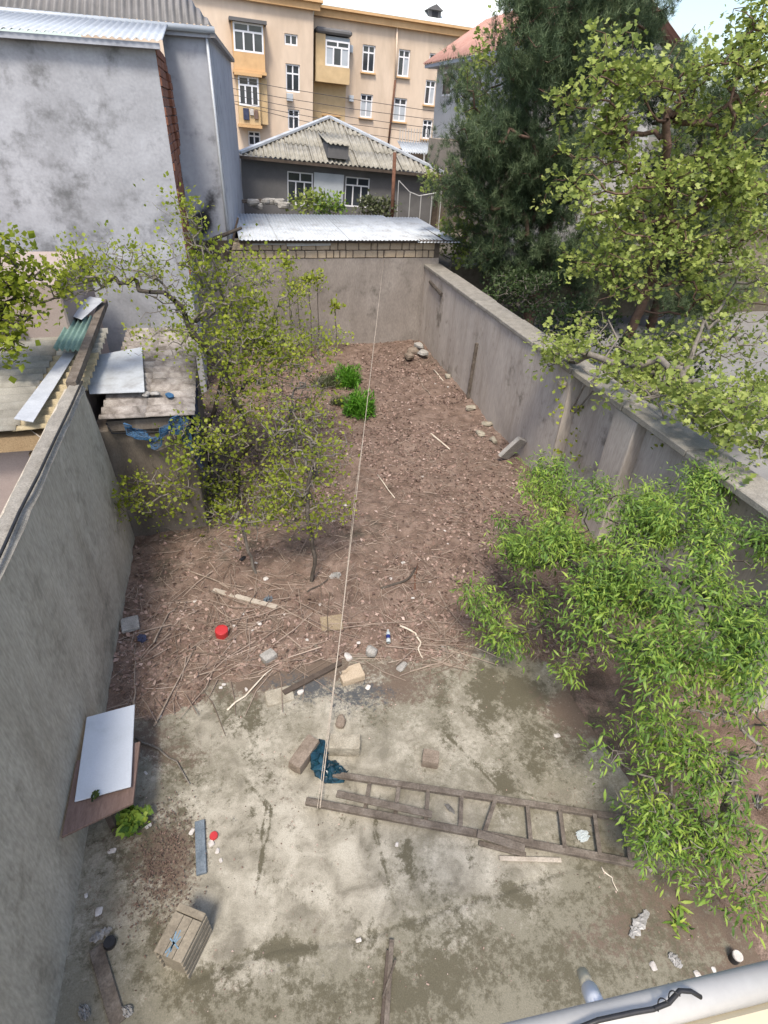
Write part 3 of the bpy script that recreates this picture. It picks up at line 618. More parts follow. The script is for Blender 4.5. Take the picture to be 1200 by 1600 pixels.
for i in range(ncol):
    u0, u1 = EW*i/ncol, EW*(i+1)/ncol
    for j in range(nrow):
        va, vb = j/nrow-.015*(j > 0), (j+1)/nrow
        def rg(t, u0=u0, u1=u1, va=va, vb=vb):
            u = u0+(u1-u0)*t; top = u/au if u < au else (EW-u)/(EW-au); return va, max(va, min(vb, top))
        if max(rg(t)[1]-va for t in (0, .25, .5, .75, 1)) > .01:
            mb = MB().corr(H_.at(u0, .012*((i+j) % 2)), H_.U*(u1-u0), Vr, (u1-u0)/.19, .035, per=8, rng=rg)
            for k in range(len(mb.v)): mb.v[k] = (mb.v[k][0], mb.v[k][1], mb.v[k][2]+j*.015)
            if mb.f: mb.build('roof_sheet', m_asbestos, lh, smooth=True, solid=.008)
for e in (0, EW): MB().beam(H_.at(e, .06), apx+Vector((0, 0, .09)), .22, .08).build('hip_cap', m_metal_white, lh)
MB().obox(H_.at(0, -.14, -.02), H_.U*EW, H_.V*.1, -H_.N*.06).build('eaves_board', m_wood_dark, lh)
MB().prism([H_.at(.05, .02, -.3), H_.at(EW-.05, .02, -.3), apx-Vector((0, 0, .12)), ], (0, .4, -.05)).build('roof_core', m_wood_dark, lh)
q = H_.rect(513, 228, 545, 249); dv = H_.at(q[0], q[1]+.02, -.06)
MB().obox(dv, H_.U*q[2], H_.V*q[3], -H_.N*1.3).build('skylight_hood', m_dark_render, lh)
MB().corr(dv+H_.V*(q[3]+.03)+H_.N*.08-H_.U*.05, H_.U*(q[2]+.1), -H_.N*2.4+H_.V*.25, 5, .03).build('hood_roof', m_asbestos, lh, smooth=True, solid=.008)
# things round the low house
def pole(name, a, b, r, m, label, cat): return MB().tube([a, b], r, 8).build(name, m, smooth=True, label=label, cat=cat)
pt = AY(617, 238, 23.5); pole('rusty_pole', Vector((pt.x, 23.5, 2.35)), pt, .07, m_rust, 'rust brown steel pole standing before the low grey house', 'pole')
fg = thing('gate_frame', 'thin white metal frame with vertical bars right of the rusty pole', 'gate', (7.5, 24.2, 2.35))
f0, f1 = AY(623, 282, 24.2), AY(690, 300, 24.2)
MB().tube([f0, AY(640, 300, 24.2), AY(655, 306, 24.2), f1], .02, 6).build('top_rail', m_white_paint, fg)
for x, y in ((623, 282), (641, 301), (658, 306), (675, 306), (690, 300)):
    p = AY(x, y, 24.2); MB().tube([(p.x, 24.2, 2.35), p], .018, 6).build('bar', m_white_paint, fg)
MB().box(f0.x-.1, f1.x+.6, 26.2, 26.3, 2.35, 4.0).build('plank_screen', m_wood_dark, label='dark plank screen behind the thin white frame', cat='screen')
cn = thing('carport', 'small carport with a pale striped corrugated awning beside the low house', 'carport', (10.3, 31.5, 2.35))
c0, c1 = AY(631, 222, 31), AY(692, 226, 31)
MB().corr(c0-Vector((0, 0, .42)), c1-c0, (0, 1.2, .42), 15, .035).build('awning', m_metal_lt, cn, smooth=True, solid=.006)
for x in (c0.x+.1, (c0.x+c1.x)/2+.1, c1.x-.1): MB().tube([(x, 31.05, 2.35), (x, 31.05, c0.z-.4)], .05, 6).build('post', m_white_paint, cn)
for i in range(14):
    x = c0.x+.1+i*(c1.x-c0.x-.1)/13; MB().tube([(x, 32.1, c0.z-.02), (x, 32.1, c0.z+.55)], .018, 4).build('railing_bar', m_white_paint, cn)
MB().box(c0.x-.2, c1.x+.3, 33, 33.2, 2.35, c0.z-.35).build('rear_wall', m_wood_dark, cn)
rs = np.random.RandomState(8)
def rubble(name, c, s, m, label, cat, group=None, seed=0, sq=.6, parent=None):
    r_ = np.random.RandomState(seed); n = 3
    V_, F_ = [], []
    mb = MB(); P = []
    for i in range(7):
        for j in range(10):
            th = math.pi*i/6; ph = 2*math.pi*j/10
            v_ = np.array([math.sin(th)*math.cos(ph), math.sin(th)*math.sin(ph), math.cos(th)])
            v_ = np.sign(v_)*np.abs(v_)**sq
            P.append(v_)
    P = np.array(P); d_ = r_.normal(0, 1, (6, 3))
    for q in d_: 
        q = q/np.linalg.norm(q); t = P@q; lim = .75+.2*r_.rand(); P = P-np.outer(np.maximum(t-lim, 0), q)
    P = P*np.array(s)/2*(1+r_.normal(0, .03, (len(P), 1)))
    a = r_.rand()*6.28; Rz = np.array([[math.cos(a), -math.sin(a), 0], [math.sin(a), math.cos(a), 0], [0, 0, 1]])
    P = P@Rz.T+np.array(c)+np.array([0, 0, s[2]*.42])
    fs = [(i*10+j, (i+1)*10+j, (i+1)*10+(j+1) % 10, i*10+(j+1) % 10) for i in range(6) for j in range(10)]
    return mb.add(P, fs).build(name, m, parent=parent, label=label, cat=cat, group=group)
for i in range(9):
    p = AY(388+i*7, 322-rs.uniform(0, 14)*(1-abs(i-3)/7), 23.6+rs.uniform(0, .8))
    if i % 3 == 0: MB().beam(p+Vector((-.7, 0, 0)), p+Vector((.7, .2, rs.uniform(-.08, .08))), .14, .06).build('scrap_board', m_wood_grey, label=['left', 'middle', 'right'][i//3]+' grey board in the scrap heap left of the low house', cat='board', group='scrap heap boards')
    else: rubble('rubble_stone', p-Vector((0, 0, .1)), (.5, .35, .25), m_grey_stone, ['', 'first', 'second', '', 'third', 'fourth', '', 'fifth', 'sixth'][i]+' pale stone from the left in the scrap heap by the low house', 'stone', 'scrap heap stones', i)
MB().box(.95, 3.0, 23.2, 25.2, 2.35, 2.85).build('scrap_heap', m_grey_stone, label='low heap of scrap and rubble left of the low house windows', cat='heap', bevel=.1)
# overhead wires
for i, (a, b) in enumerate((((410, 128), (690, 172)), ((405, 142), (690, 184)), ((405, 152), (688, 197)), ((400, 160), (680, 205)), ((420, 170), (690, 220)))):
    p, q = AY(*a, 34), AY(*b, 33); mid = p.lerp(q, .5)-Vector((0, 0, .12+.05*i))
    p = p+(p-q)*.3; q = q+(q-p)*.2
    MB().tube([p, p.lerp(mid, .5)-Vector((0, 0, .05)), mid, mid.lerp(q, .5)-Vector((0, 0, .05)), q], .012, 4).build('overhead_wire', m_wire, cat='wire',
        label=['highest', 'second highest', 'middle', 'second lowest', 'lowest'][i]+' of five dark wires strung before the apartment block')

# ------------------------------------------------------------------ pale house, right, with terracotta roof
ph = thing('pale_house', 'pale grey house with a terracotta roof half hidden by the pine', 'house', (14, 27, 2.35))
XP = 11.0; q0 = AX(684, 101, XP); zt = q0.z-.15
MB().box(XP, 16, 22, q0.y, 2.3, zt).build('wall', m_pale_wall, ph)
MB().box(XP-1.0, XP+.003, 22.5, q0.y-2.5, 2.3, 5.62).build('lower_wing', m_tan_wall, ph)
MB().box(XP-.5, 16.4, 21.6, q0.y+.5, zt+.005, zt+.14).build('eaves', m_white_plain, ph)
for k in range(9):
    ya = 21.5+(q0.y+.6-21.5)*k/9; yb = 21.5+(q0.y+.6-21.5)*(k+1)/9
    MB().corr((XP-.55, ya, zt+.16), (0, yb-ya-.01, 0), (3.05, 0, 1.85), (yb-ya)/.3, .04, per=6, nv=3).build('roof_panel', m_terracotta, ph, smooth=True, solid=.01)
MB().corr((XP+5.55, 21.5, zt+.16), (0, q0.y+.6-21.5, 0), (-3.05, 0, 1.85), 40, .04, per=4).build('roof_panel', m_terracotta, ph, smooth=True, solid=.01)
MB().prism([(XP, 22.02, zt+.14), (15.9, 22.02, zt+.14), (XP+2.5, 22.02, zt+1.7)], (0, .2, 0)).build('gable', m_pale_wall, ph)
for (a, b) in (((697, 112), (702, 150)), ((741, 118), (748, 155))):
    p, q = AX(*a, XP), AX(*b, XP); y0, y1 = min(p.y, q.y), max(p.y, q.y)
    o = MB().box(XP-.04, XP+.01, y0-.25, y1+.25, q.z, p.z).build('window', m_frame, ph); MB().box(XP-.05, XP-.041, y0-.17, y1+.17, q.z+.08, p.z-.08).build('pane', m_glass, o)
fh = thing('peach_house', 'peach house with a red roof glimpsed between the leaves at the right', 'house', (27, 19, .55))
MB().box(22.5, 34, 12, 26, .5, 7.3).build('wall', m_tan_wall, fh)
MB().prism([(22, 11.6, 7.3), (34.5, 11.6, 7.3), (28.2, 11.6, 10.0)], (0, 14.8, 0)).build('roof', m_terracotta, fh)
for y in (14, 17.5, 21):
    o = MB().box(22.44, 22.52, y, y+1.3, 3.6, 5.3).build('window', m_frame, fh); MB().box(22.425, 22.437, y+.1, y+1.2, 3.7, 5.2).build('pane', m_glass, o)

# ------------------------------------------------------------------ shed and roofs on the left
ls = thing('garden_shed', 'old brown shed with patched corrugated roof at the left end of the yard', 'shed', (-1.5, 10, 0))
zf = 2.36; a0 = G(158, 657, zf); a1 = G(292, 655, zf); yf = 8.45
MB().box(-2.3, -.86, yf+.12, 12.3, -.05, zf-.22).build('wall', m_shed, ls, bevel=.02)
MB().box(-2.05, -.84, yf+.03, yf+.115, zf-.20, zf-.03).build('fascia', m_shed, ls)
MB().tube([(-2.05, yf+.02, zf-.05), (-2.0, yf-.02, zf-.21), (-1.4, yf-.03, zf-.24), (-.86, yf-.02, zf-.23), (-.8, yf, zf-.05)], .012, 6).build('hose', m_black, label='thin black hose slung along the front of the brown shed', cat='hose', smooth=True)
yy = yf-.05; k = 0
while yy < 12.2:
    ye = min(yy+1.3, 12.35)
    for (xa, xb) in ((-2.12, -1.42), (-1.46, -.74)):
        MB().corr((xa, yy, zf+.04+k*.035+(.012 if xa < -2 else 0)), (0, ye-yy+.08, .045), (xb-xa, 0, -.02), (ye-yy)/.24, .033, per=10, nv=3).build('roof_sheet', m_asb_pink, ls, smooth=True, solid=.007)
    yy = ye; k += 1
w0 = [G(q[0], q[1], zf+.17) for q in ((128, 560), (222, 543), (226, 613), (140, 616))]
MB().prism([w0[0], w0[1], w0[2], w0[3]], (0, 0, .012)).build('sheet_metal_panel', m_metal_white, label='white sheet metal panel lying on the shed roof', cat='panel')
for (x, y, mm, lb) in ((229, 618, m_bag_white, 'white plastic scrap beside the sheet panel on the shed roof'), (243, 617, m_bag_white, 'second white scrap right of the first on the shed roof'), (265, 620, m_blue_net, 'crumpled blue scrap on the shed roof corner')):
    rubble('roof_scrap', G(x, y, zf+.1), (.17, .11, .06), mm, lb, 'scrap', seed=int(x))
# blue net hanging over the shed corner: knotted cords
cn_ = []
na, nb = 44, 24
top = [G(195, 655, 2.34), G(240, 690, 2.05), G(272, 640, 2.38), G(296, 650, 2.36)]
nt_ = MB(); rsn = np.random.RandomState(9); NP = np.zeros((na, nb, 3))
for i in range(na):
    t = i/(na-1)*3; s0 = min(int(t), 2); p = top[s0].lerp(top[s0+1], t-s0)
    for j in range(nb):
        ln = .18+.45*sstep(.55, .95, i/(na-1))
        q = Vector((p.x+.03*math.sin(i*.85), yf-.06-.05*math.sin(j*.3+i*.5), p.z-ln*j/(nb-1)+.02*math.sin(i*.45+j*.5)))
        NP[i, j] = q+Vector(rsn.normal(0, .005, 3))
for i in range(na):
    nt_.tube([NP[i, j] for j in range(nb)], .0045, 3, cap=False)
for j in range(nb):
    nt_.tube([NP[i, j] for i in range(na)], .0045, 3, cap=False)
nt_.build('blue_net', m_blue_net, label='torn blue netting hanging from the front corner of the brown shed', cat='net')
tp = MB(); NP2 = np.zeros((14, 14, 3))
for i in range(14):
    for j in range(14):
        p = Vector((-.80+.02*math.sin(j), yf+.0+i*.11, zf-.02-j*.075-.02*math.sin(i*1.3)))
        NP2[i, j] = p+Vector((.05*math.sin(i*1.1+j*.5), 0, 0))
V2, F2 = gridmesh(NP2); npmesh('blue_tarpaulin', V2, F2, m_lichen, org=NP2[0, 13], smooth=True, label='dark blue tarpaulin hanging down the side of the brown shed', cat='tarpaulin')
# beam carrying on behind the wall end
MB().beam(G(112, 603, 3.0), G(163, 472, 2.9), .13, .12).build('wooden_beam', m_wood_grey, label='grey wooden beam running back from the left wall end', cat='beam')
# neighbour's house left of the wall
nb_ = thing('neighbour_house', 'pinkish neighbour house with grey corrugated roof beyond the left wall', 'house', (-4, 9, 0))
MB().box(-8, -2.42, 8.05, 10.9, 0, 2.5).build('wall', m_pink, nb_)
MB().box(-8, -2.40, 7.78, 8.04, 2.30, 2.52).build('fascia', m_ochre_trim, nb_)
MB().box(-3.05, -2.55, 7.96, 8.045, .9, 2.15).build('door_frame', m_ochre_trim, nb_)
MB().box(-2.98, -2.62, 7.945, 7.957, .95, 2.08).build('door', m_wood_dark, nb_)
yy = 7.72; k = 0
while yy < 10.4:
    for (xa, xb, mm) in ((-8.0, -5.2, m_asbestos), (-5.25, -3.0, m_asbestos), (-3.04, -2.28, m_asb_yel if k < 2 else m_asbestos)):
        MB().corr((xa, yy, 2.62+k*.05+(.015 if xa > -4 else 0)), (0, 1.28, .07), (xb-xa, 0, .03), 1.28/.24, .033, per=10, nv=3).build('roof_sheet', mm, nb_, smooth=True, solid=.007)
    yy += 1.2; k += 1
w0 = [G(*q, 2.80) for q in ((22, 655), (52, 660), (118, 553), (100, 552))]
MB().prism(w0, (0, 0, .01)).build('flashing_strip', m_grey_sheet, label='long blue grey metal strip laid across the neighbour roof', cat='metal strip')
g0, g1, g2 = G(82, 545, 2.95), G(125, 548, 2.95), G(150, 492, 2.95)
MB().corr(g0, g1-g0, (G(110, 492, 3.0)-g0), 5, .025, nv=3).build('green_sheet', m_green_sheet, smooth=True, solid=.005, label='green corrugated plastic sheet behind the neighbour roof', cat='roof sheet')
w0 = [G(*q, 3.05) for q in ((105, 492), (128, 500), (164, 468), (140, 464))]
MB().prism(w0, (0, 0, .01)).build('blue_sheet', m_grey_sheet, label='faded blue sheet at the far end of the wooden beam', cat='roof sheet')
ob = thing('outbuilding', 'plain pinkish brown outbuilding under the leaves at the left edge', 'outbuilding', (-6, 13, 0))
MB().box(-9, -2.85, 11.1, 13.8, 0, 3.75).build('wall', m_pink, ob, bevel=.03)
MB().box(-9.1, -3.6, 10.9, 11.095, 3.1, 3.16).build('roof', m_wood_dark, ob)
lm = thing('wall_lamp', 'black lamp under the ochre eaves of the neighbour house', 'lamp', G(28, 672, 2.45))
lp = G(28, 672, 2.45); MB().tube([lp, lp+Vector((.02, -.13, -.1))], [.05, .09], 10).build('lamp_shade', m_black, lm, smooth=True)
MB().tube([lp, G(42, 667, 2.5), G(72, 690, 2.6)], .008, 5).build('lamp_cord', m_rope, lm)
# small pier between back wall and whitewashed building
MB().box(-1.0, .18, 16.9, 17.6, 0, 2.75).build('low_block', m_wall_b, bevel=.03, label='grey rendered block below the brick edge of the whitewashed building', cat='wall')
# ------------------------------------------------------------------ vegetation
def leaf_shape(kind):
    if kind == 'rhomb':    # folded diamond, 2 quads -> tris
        V = np.array([(0, 0, 0), (.5, .42, .1), (1, 0, 0), (.5, -.42, .1)]); F = np.array([(0, 2, 1), (0, 3, 2)])
    elif kind == 'lobed':  # broad leaf
        V = np.array([(0, 0, 0), (.12, .5, .08), (.42, .24, .0), (.68, .48, .06), (1, 0, -.1), (.68, -.48, .06), (.42, -.24, .0), (.12, -.5, .08)]); F = np.array([(0, 2, 1), (0, 4, 2), (2, 4, 3), (0, 6, 4), (6, 5, 4), (0, 7, 6)])
    elif kind == 'lance':  # long drooping blade
        V = np.array([(0, 0, 0), (.35, .105, .03), (.35, -.105, .03), (.7, .09, -.10), (.7, -.09, -.10), (1, 0, -.32)])
        F = np.array([(0, 2, 1), (1, 2, 4), (1, 4, 3), (3, 4, 5)])
    elif kind == 'needle':
        V = np.array([(0, .03, 0), (0, -.03, 0), (1, 0, 0)]); F = np.array([(0, 1, 2)])
    elif kind == 'blade':
        V = np.array([(0, .03, 0), (0, -.03, 0), (.5, .035, .02), (.5, -.035, .02), (1, 0, -.12)]); F = np.array([(0, 1, 3), (0, 3, 2), (2, 3, 4)])
    elif kind == 'scrap':
        V = np.array([(0, 0, 0), (.4, .3, .12), (1, .08, .05), (.55, -.32, .16)]); F = np.array([(0, 2, 1), (0, 3, 2)])
    return V, F
def leaves(pos, dirs, size, kind, rs, tint=None, roll=1.0, upn=None):
    n = len(pos); V0, F0 = leaf_shape(kind); k = len(V0)
    d = dirs/np.linalg.norm(dirs, axis=1, keepdims=True)
    up = np.tile(np.array([0, 0, 1.]), (n, 1))+rs.normal(0, .45*roll, (n, 3))
    s = np.cross(up, d); s /= np.linalg.norm(s, axis=1, keepdims=True)+1e-9; u = np.cross(d, s)
    sz = np.asarray(size).reshape(-1, 1, 1) if np.ndim(size) else np.full((n, 1, 1), size)
    V = pos[:, None, :] + sz*(V0[None, :, 0:1]*d[:, None, :]+V0[None, :, 1:2]*s[:, None, :]+V0[None, :, 2:3]*u[:, None, :])
    F = (F0[None]+(np.arange(n)*k)[:, None, None]).reshape(-1, 3)
    t = rs.rand(n) if tint is None else tint
    return V.reshape(-1, 3), F, np.repeat(np.clip(t, 0, 1), len(F0))
def grow(trunk, clusters, step, rs, up=.35, jitter=.06):
    P = []; par = []
    T = [np.array(p, float) for p in trunk]
    P.append(T[0]); par.append(-1)
    for a, b in zip(T[:-1], T[1:]):
        n = max(1, int(np.linalg.norm(b-a)/step))
        for i in range(1, n+1):
            P.append(a+(b-a)*i/n+rs.normal(0, jitter*.25, 3)*(i < n)); par.append(len(P)-2)
    arr = np.zeros((60000, 3)); arr[:len(P)] = P; cnt = len(P); tips = []
    c0 = arr[:cnt]; dd = np.array([np.min(np.linalg.norm(c0-c, axis=1)) for c in clusters])
    for ci in np.argsort(dd):
        c = clusters[ci]; A = arr[:cnt]; v = c-A; dist = np.linalg.norm(v, axis=1)
        cost = dist+up*np.maximum(0, A[:, 2]-c[2]+.1*dist); i0 = int(np.argmin(cost)); a = A[i0].copy(); L = dist[i0]
        n = max(1, int(math.ceil(L/step))); last = i0
        bow = np.array([0, 0, -.10*L])+rs.normal(0, .06*L, 3)
        for i in range(1, n+1):
            t = i/n; p = a+(c-a)*t+bow*math.sin(math.pi*t)+(rs.normal(0, jitter, 3) if i < n else 0)
            arr[cnt] = p; par.append(last); last = cnt; cnt += 1
        tips.append(last)
    return arr[:cnt].copy(), np.array(par), np.array(tips)
def radii(P, par, tips, r0, ex=.45, rmax=.2):
    c = np.zeros(len(P)); c[tips] += 1
    for i in range(len(P)-1, 0, -1): c[par[i]] += c[i]
    return np.minimum(r0*np.maximum(c, 1)**ex, rmax)
def edgetubes(P, par, R, sel, n):
    ids = np.array([i for i in range(1, len(P)) if sel[i]]); a = P[par[ids]]; b = P[ids]; ra = np.minimum(R[par[ids]], R[ids]*1.35); rb = R[ids]
    d = b-a; L = np.linalg.norm(d, axis=1, keepdims=True); d = d/np.maximum(L, 1e-6)
    ref = np.where(np.abs(d[:, 2:3]) < .9, np.array([[0, 0, 1.]]), np.array([[1., 0, 0]]))
    s = np.cross(d, ref); s /= np.linalg.norm(s, axis=1, keepdims=True); u = np.cross(d, s)
    th = 2*np.pi*np.arange(n)/n; c, q = np.cos(th)[None, :, None], np.sin(th)[None, :, None]
    ring = s[:, None]*c+u[:, None]*q
    V = np.concatenate([a[:, None]-d[:, None]*ra[:, None, None]*.3+ring*ra[:, None, None], b[:, None]+ring*rb[:, None, None]], 1)
    k = np.arange(n); F0 = np.stack([k, (k+1) % n, (k+1) % n+n, k+n], -1)
    F = (F0[None]+(np.arange(len(ids))*2*n)[:, None, None]).reshape(-1, 4)
    return V.reshape(-1, 3), F
def lumps(blobs, nl, n, r, rs):     # cluster points gathered into boughs
    L = blob_pts(blobs, nl, rs, .2); k = rs.randint(0, nl, n); return L[k]+rs.normal(0, 1, (n, 3))*r*np.array([1, 1, .6])
def blob_pts(blobs, n, rs, shell=.5):
    """blobs: (center Vector, radius vector/float, weight)"""
    w = np.array([b[2] for b in blobs], float); w /= w.sum(); out = []
    for b, k in zip(blobs, rs.multinomial(n, w)):
        v = rs.normal(0, 1, (k, 3)); v /= np.linalg.norm(v, axis=1, keepdims=True); r = rs.rand(k, 1)**(1/3)
        r = r*(1-shell)+shell*np.sqrt(r)
        rad = np.array(b[1]) if np.ndim(b[1]) else np.array([b[1]]*3)
        out.append(np.array(b[0])+v*r*rad)
    return np.concatenate(out)
def bpx(x, y, Y, rpx, wt=None, dep=None):
    c = AY(x, y, Y); r = PXM(c, rpx) if np.ndim(rpx) == 0 else None
    if r is None: rx, rz = PXM(c, rpx[0]), PXM(c, rpx[1]); ry = dep or min(rx, rz)
    else: rx = rz = r; ry = dep or r
    return (c, (rx, ry, rz), wt or rx*rz)
def bpz(x, y, z, rpx, wt=None):
    c = G(x, y, z); r = PXM(c, rpx); return (c, (r, r, r*.75), wt or r*r)
def tree(name, label, cat, trunk, blobs, nclus, per, spread, size, kind, lmat, bmat, seed, r0=.006, ex=.45, step=.22, thick=.03, group=None, droop=0.0, outw=.5, upw=.3, szvar=.3, tintfn=None, twig=True, bare=0, rmax=.2, jitter=.05, leafroll=1.0, gup=.35, lump=None, tmat=None):
    rs = np.random.RandomState(seed); base = Vector(trunk[0])
    t = thing(name, label, cat, base, group)
    C = lumps(blobs, lump[0], nclus, lump[1], rs) if lump else blob_pts(blobs, nclus, rs)
    B = blob_pts(blobs, bare, rs) if bare else np.zeros((0, 3))
    P, par, tips = grow(trunk, np.concatenate([C, B]), step, rs, up=gup, jitter=jitter)
    R = radii(P, par, tips, r0, ex, rmax)
    V1, F1 = edgetubes(P, par, R, R >= thick, 8) if (R[1:] >= thick).any() else (np.zeros((0, 3)), np.zeros((0, 4), int))
    V2, F2 = edgetubes(P, par, R, R < thick, 4) if (R[1:] < thick).any() else (np.zeros((0, 3)), np.zeros((0, 4), int))
    npmesh('trunk', np.concatenate([V1, V2]), np.concatenate([F1, F2+len(V1)]), bmat, parent=t, smooth=True, mat2=(tmat, len(F1)) if tmat else None)
    cen = np.average(C, axis=0); n = len(C)*per
    idx = np.repeat(np.arange(len(C)), per)
    off = rs.normal(0, 1, (n, 3))*spread*(.6+.8*rs.rand(len(C))[idx][:, None])
    pos = C[idx]+off
    d = off/(np.linalg.norm(off, axis=1, keepdims=True)+1e-9)*outw + rs.normal(0, .45, (n, 3)) + np.array([0, 0, upw-droop])
    tint = np.clip(.42+rs.normal(0, .12, n)+(rs.rand(len(C))[idx]-.5)*.55, 0, 1)
    sz = size*(1+szvar*rs.normal(0, 1, n)).clip(.35, 1.9)
    V, F, tt = leaves(pos, d, sz, kind, rs, tint, leafroll)
    npmesh('crown', V, F, lmat, parent=t, attrs={'tint': ('FACE', tt)})
    return t
l_young = leafmat('young_leaves', [(.15, .20, .022), (.27, .32, .035), (.40, .42, .065)], .5)
l_plane = leafmat('plane_leaves', [(.14, .19, .045), (.285, .345, .08), (.45, .485, .16)], .42)
l_peach = leafmat('peach_leaves', [(.05, .105, .024), (.135, .235, .04), (.25, .35, .058), (.36, .44, .075)], .32, .5)
l_pine = leafmat('pine_needles', [(.036, .06, .03), (.088, .13, .062), (.165, .21, .105)], .18, .6)
l_dark = leafmat('dark_leaves', [(.025, .042, .015), (.05, .08, .025), (.09, .125, .035)], .3)
l_grass = leafmat('grass_blades', [(.06, .19, .018), (.13, .31, .03), (.24, .42, .055)], .5)
l_grey = leafmat('grey_green_leaves', [(.06, .075, .035), (.10, .115, .055), (.15, .16, .08)], .3)
l_litter = leafmat('dead_leaves', [(.065, .042, .032), (.165, .108, .085), (.285, .20, .165), (.44, .345, .30)], .05, .8)
l_straw = leafmat('straw_twigs', [(.09, .066, .050), (.19, .145, .115), (.33, .265, .215)], 0, .8)

# main yellow-green tree in the yard
b = SZ(G(372, 765)); 
Y0 = b.y
mainb = [bpx(175, 412, 9.6, (85, 34), .5), bpx(300, 350, 10, (24, 45), .15), bpx(310, 440, 10.2, (100, 50), .6), bpx(420, 460, 10.6, (80, 50), .5), bpx(480, 535, 10.4, (70, 35), .35), bpx(390, 550, 9.8, (100, 50), .7), bpx(280, 520, 9.5, (80, 45), .45),
    bpx(430, 625, 9.6, (95, 60), .6), bpx(340, 640, 9.4, (70, 70), .45), bpx(310, 750, 9.0, (80, 60), .5), bpx(265, 800, 8.9, (50, 45), .25), bpx(380, 780, 9.0, (80, 60), .4), bpx(345, 840, 8.7, (75, 35), .3), bpx(470, 700, 9.2, (70, 60), .35), bpx(120, 430, 9.4, (30, 28), .1), bpx(255, 755, 8.0, (45, 40), .25), bpx(205, 790, 7.95, (30, 25), .1), bpx(300, 690, 8.2, (45, 50), .25)]
tree('fruit_tree', 'spreading yellow green tree with dark trunk in front of the brown shed', 'tree',
     [b, b+Vector((.05, -.1, .7)), AY(392, 690, Y0-.25), AY(365, 620, Y0-.2), AY(340, 560, Y0-.1), AY(300, 520, Y0-.2)], mainb, 1500, 8, .085, .056, 'rhomb', l_young, m_bark, 3, r0=.003, ex=.46, step=.16, thick=.028, bare=1000, rmax=.07, upw=.35, lump=(330, .19), jitter=.04, tmat=m_bark_grey)
b2 = SZ(G(330, 745))
tree('fruit_tree', 'slimmer dark stem leaning left of the spreading yellow green tree', 'tree',
     [b2, AY(325, 680, b2.y-.1), AY(345, 600, b2.y), AY(360, 520, b2.y+.1), AY(330, 400, b2.y+.1), AY(298, 345, b2.y+.1)], [bpx(320, 420, b2.y, (40, 40)), bpx(300, 350, b2.y, (16, 30)), bpx(380, 500, b2.y, (50, 40)), bpx(420, 540, b2.y, (40, 20))], 110, 10, .08, .07, 'rhomb', l_young, m_bark, 5, r0=.004, thick=.028, step=.16, bare=60, rmax=.065, tmat=m_bark_grey)
b3 = SZ(G(487, 915))
tree('sapling_tree', 'thin young tree with bare lower stem between the pale plank and rope', 'tree',
     [b3, AY(492, 870, b3.y), AY(482, 820, b3.y+.1), AY(480, 770, b3.y+.3), AY(490, 720, b3.y+.4)], [bpx(505, 690, 7.3, (48, 55)), bpx(470, 740, 7.2, (55, 45)), bpx(440, 650, 7.5, (35, 45)), bpx(520, 740, 7.2, (30, 25)), bpx(430, 770, 7.2, (45, 45), .25), bpx(480, 800, 7.0, (50, 35), .25), bpx(530, 790, 7.1, (25, 30), .1)], 230, 7, .06, .052, 'rhomb', l_young, m_bark, 7, r0=.0032, step=.14, thick=.02, bare=330, rmax=.032, gup=.02, tmat=m_bark_grey)
b4 = SZ(G(400, 900))
tree('sapling_tree', 'low leafy shoots on a leaning grey stem left of the thin young tree', 'tree', [b4, AY(385, 850, b4.y), AY(372, 800, b4.y+.1)], [bpx(375, 830, 6.9, (40, 30)), bpx(400, 790, 7.0, (50, 40)), bpx(340, 800, 7.0, (30, 25))], 45, 7, .06, .055, 'rhomb', l_young, m_bark_grey, 9, r0=.0035, step=.14, thick=.018, bare=110, rmax=.025)
# bare grey thicket behind
b5 = SZ(G(455, 690))
tree('twiggy_shrub', 'bare grey twiggy shrub left of the bright leafy plants', 'shrub', [b5, b5+Vector((0, 0, .4)), b5+Vector((.1, .1, .9))], [bpx(470, 640, 12.0, (55, 60)), bpx(420, 690, 11, (50, 40)), bpx(500, 620, 12.5, (30, 40))], 60, 6, .07, .05, 'rhomb', l_grey, m_bark_grey, 11, r0=.0035, step=.16, thick=.018, bare=260, gup=.05)
# saplings against the back wall
for i, (x, yt, Y) in enumerate(((447, 412, 16.6), (464, 448, 16.4), (482, 436, 16.6), (494, 434, 16.5), (524, 476, 16.8))):
    p = AY(x, yt, Y); q = Vector((p.x+.02, Y, .05)); rs = np.random.RandomState(50+i)
    tree('thin_sapling', ['leftmost', 'second from left', 'middle', 'second from right', 'rightmost and shortest'][i]+' of five thin saplings before the back wall', 'sapling', [q, q.lerp(p, .5)+Vector((.02, 0, 0)), p],
         [(p+Vector((0, 0, -.02)), (.16, .14, .09), 1)], 7, 9, .07, .11, 'rhomb', l_young, m_bark, 60+i, r0=.007, thick=.012, step=.3, ex=.25, group=None)
# tree beyond the left wall
q = Vector((-5.2, 9.7, 0))
tree('leafy_tree', 'bright yellow green tree hanging in from the left edge above the outbuilding', 'tree', [q, q+Vector((.1, 0, 1.8)), AY(-10, 480, 9.6)],
     [bpx(10, 400, 9.5, (35, 50)), bpx(50, 445, 9.4, (60, 30)), bpx(15, 480, 9.3, (40, 40)), bpx(95, 450, 9.4, (30, 18)), bpx(10, 540, 9.2, (25, 30)), bpx(-60, 440, 9.5, (60, 80)), bpx(50, 500, 9.3, (20, 12))], 210, 11, .085, .085, 'rhomb', l_young, m_bark, 13, r0=.006, rmax=.09, bare=20)
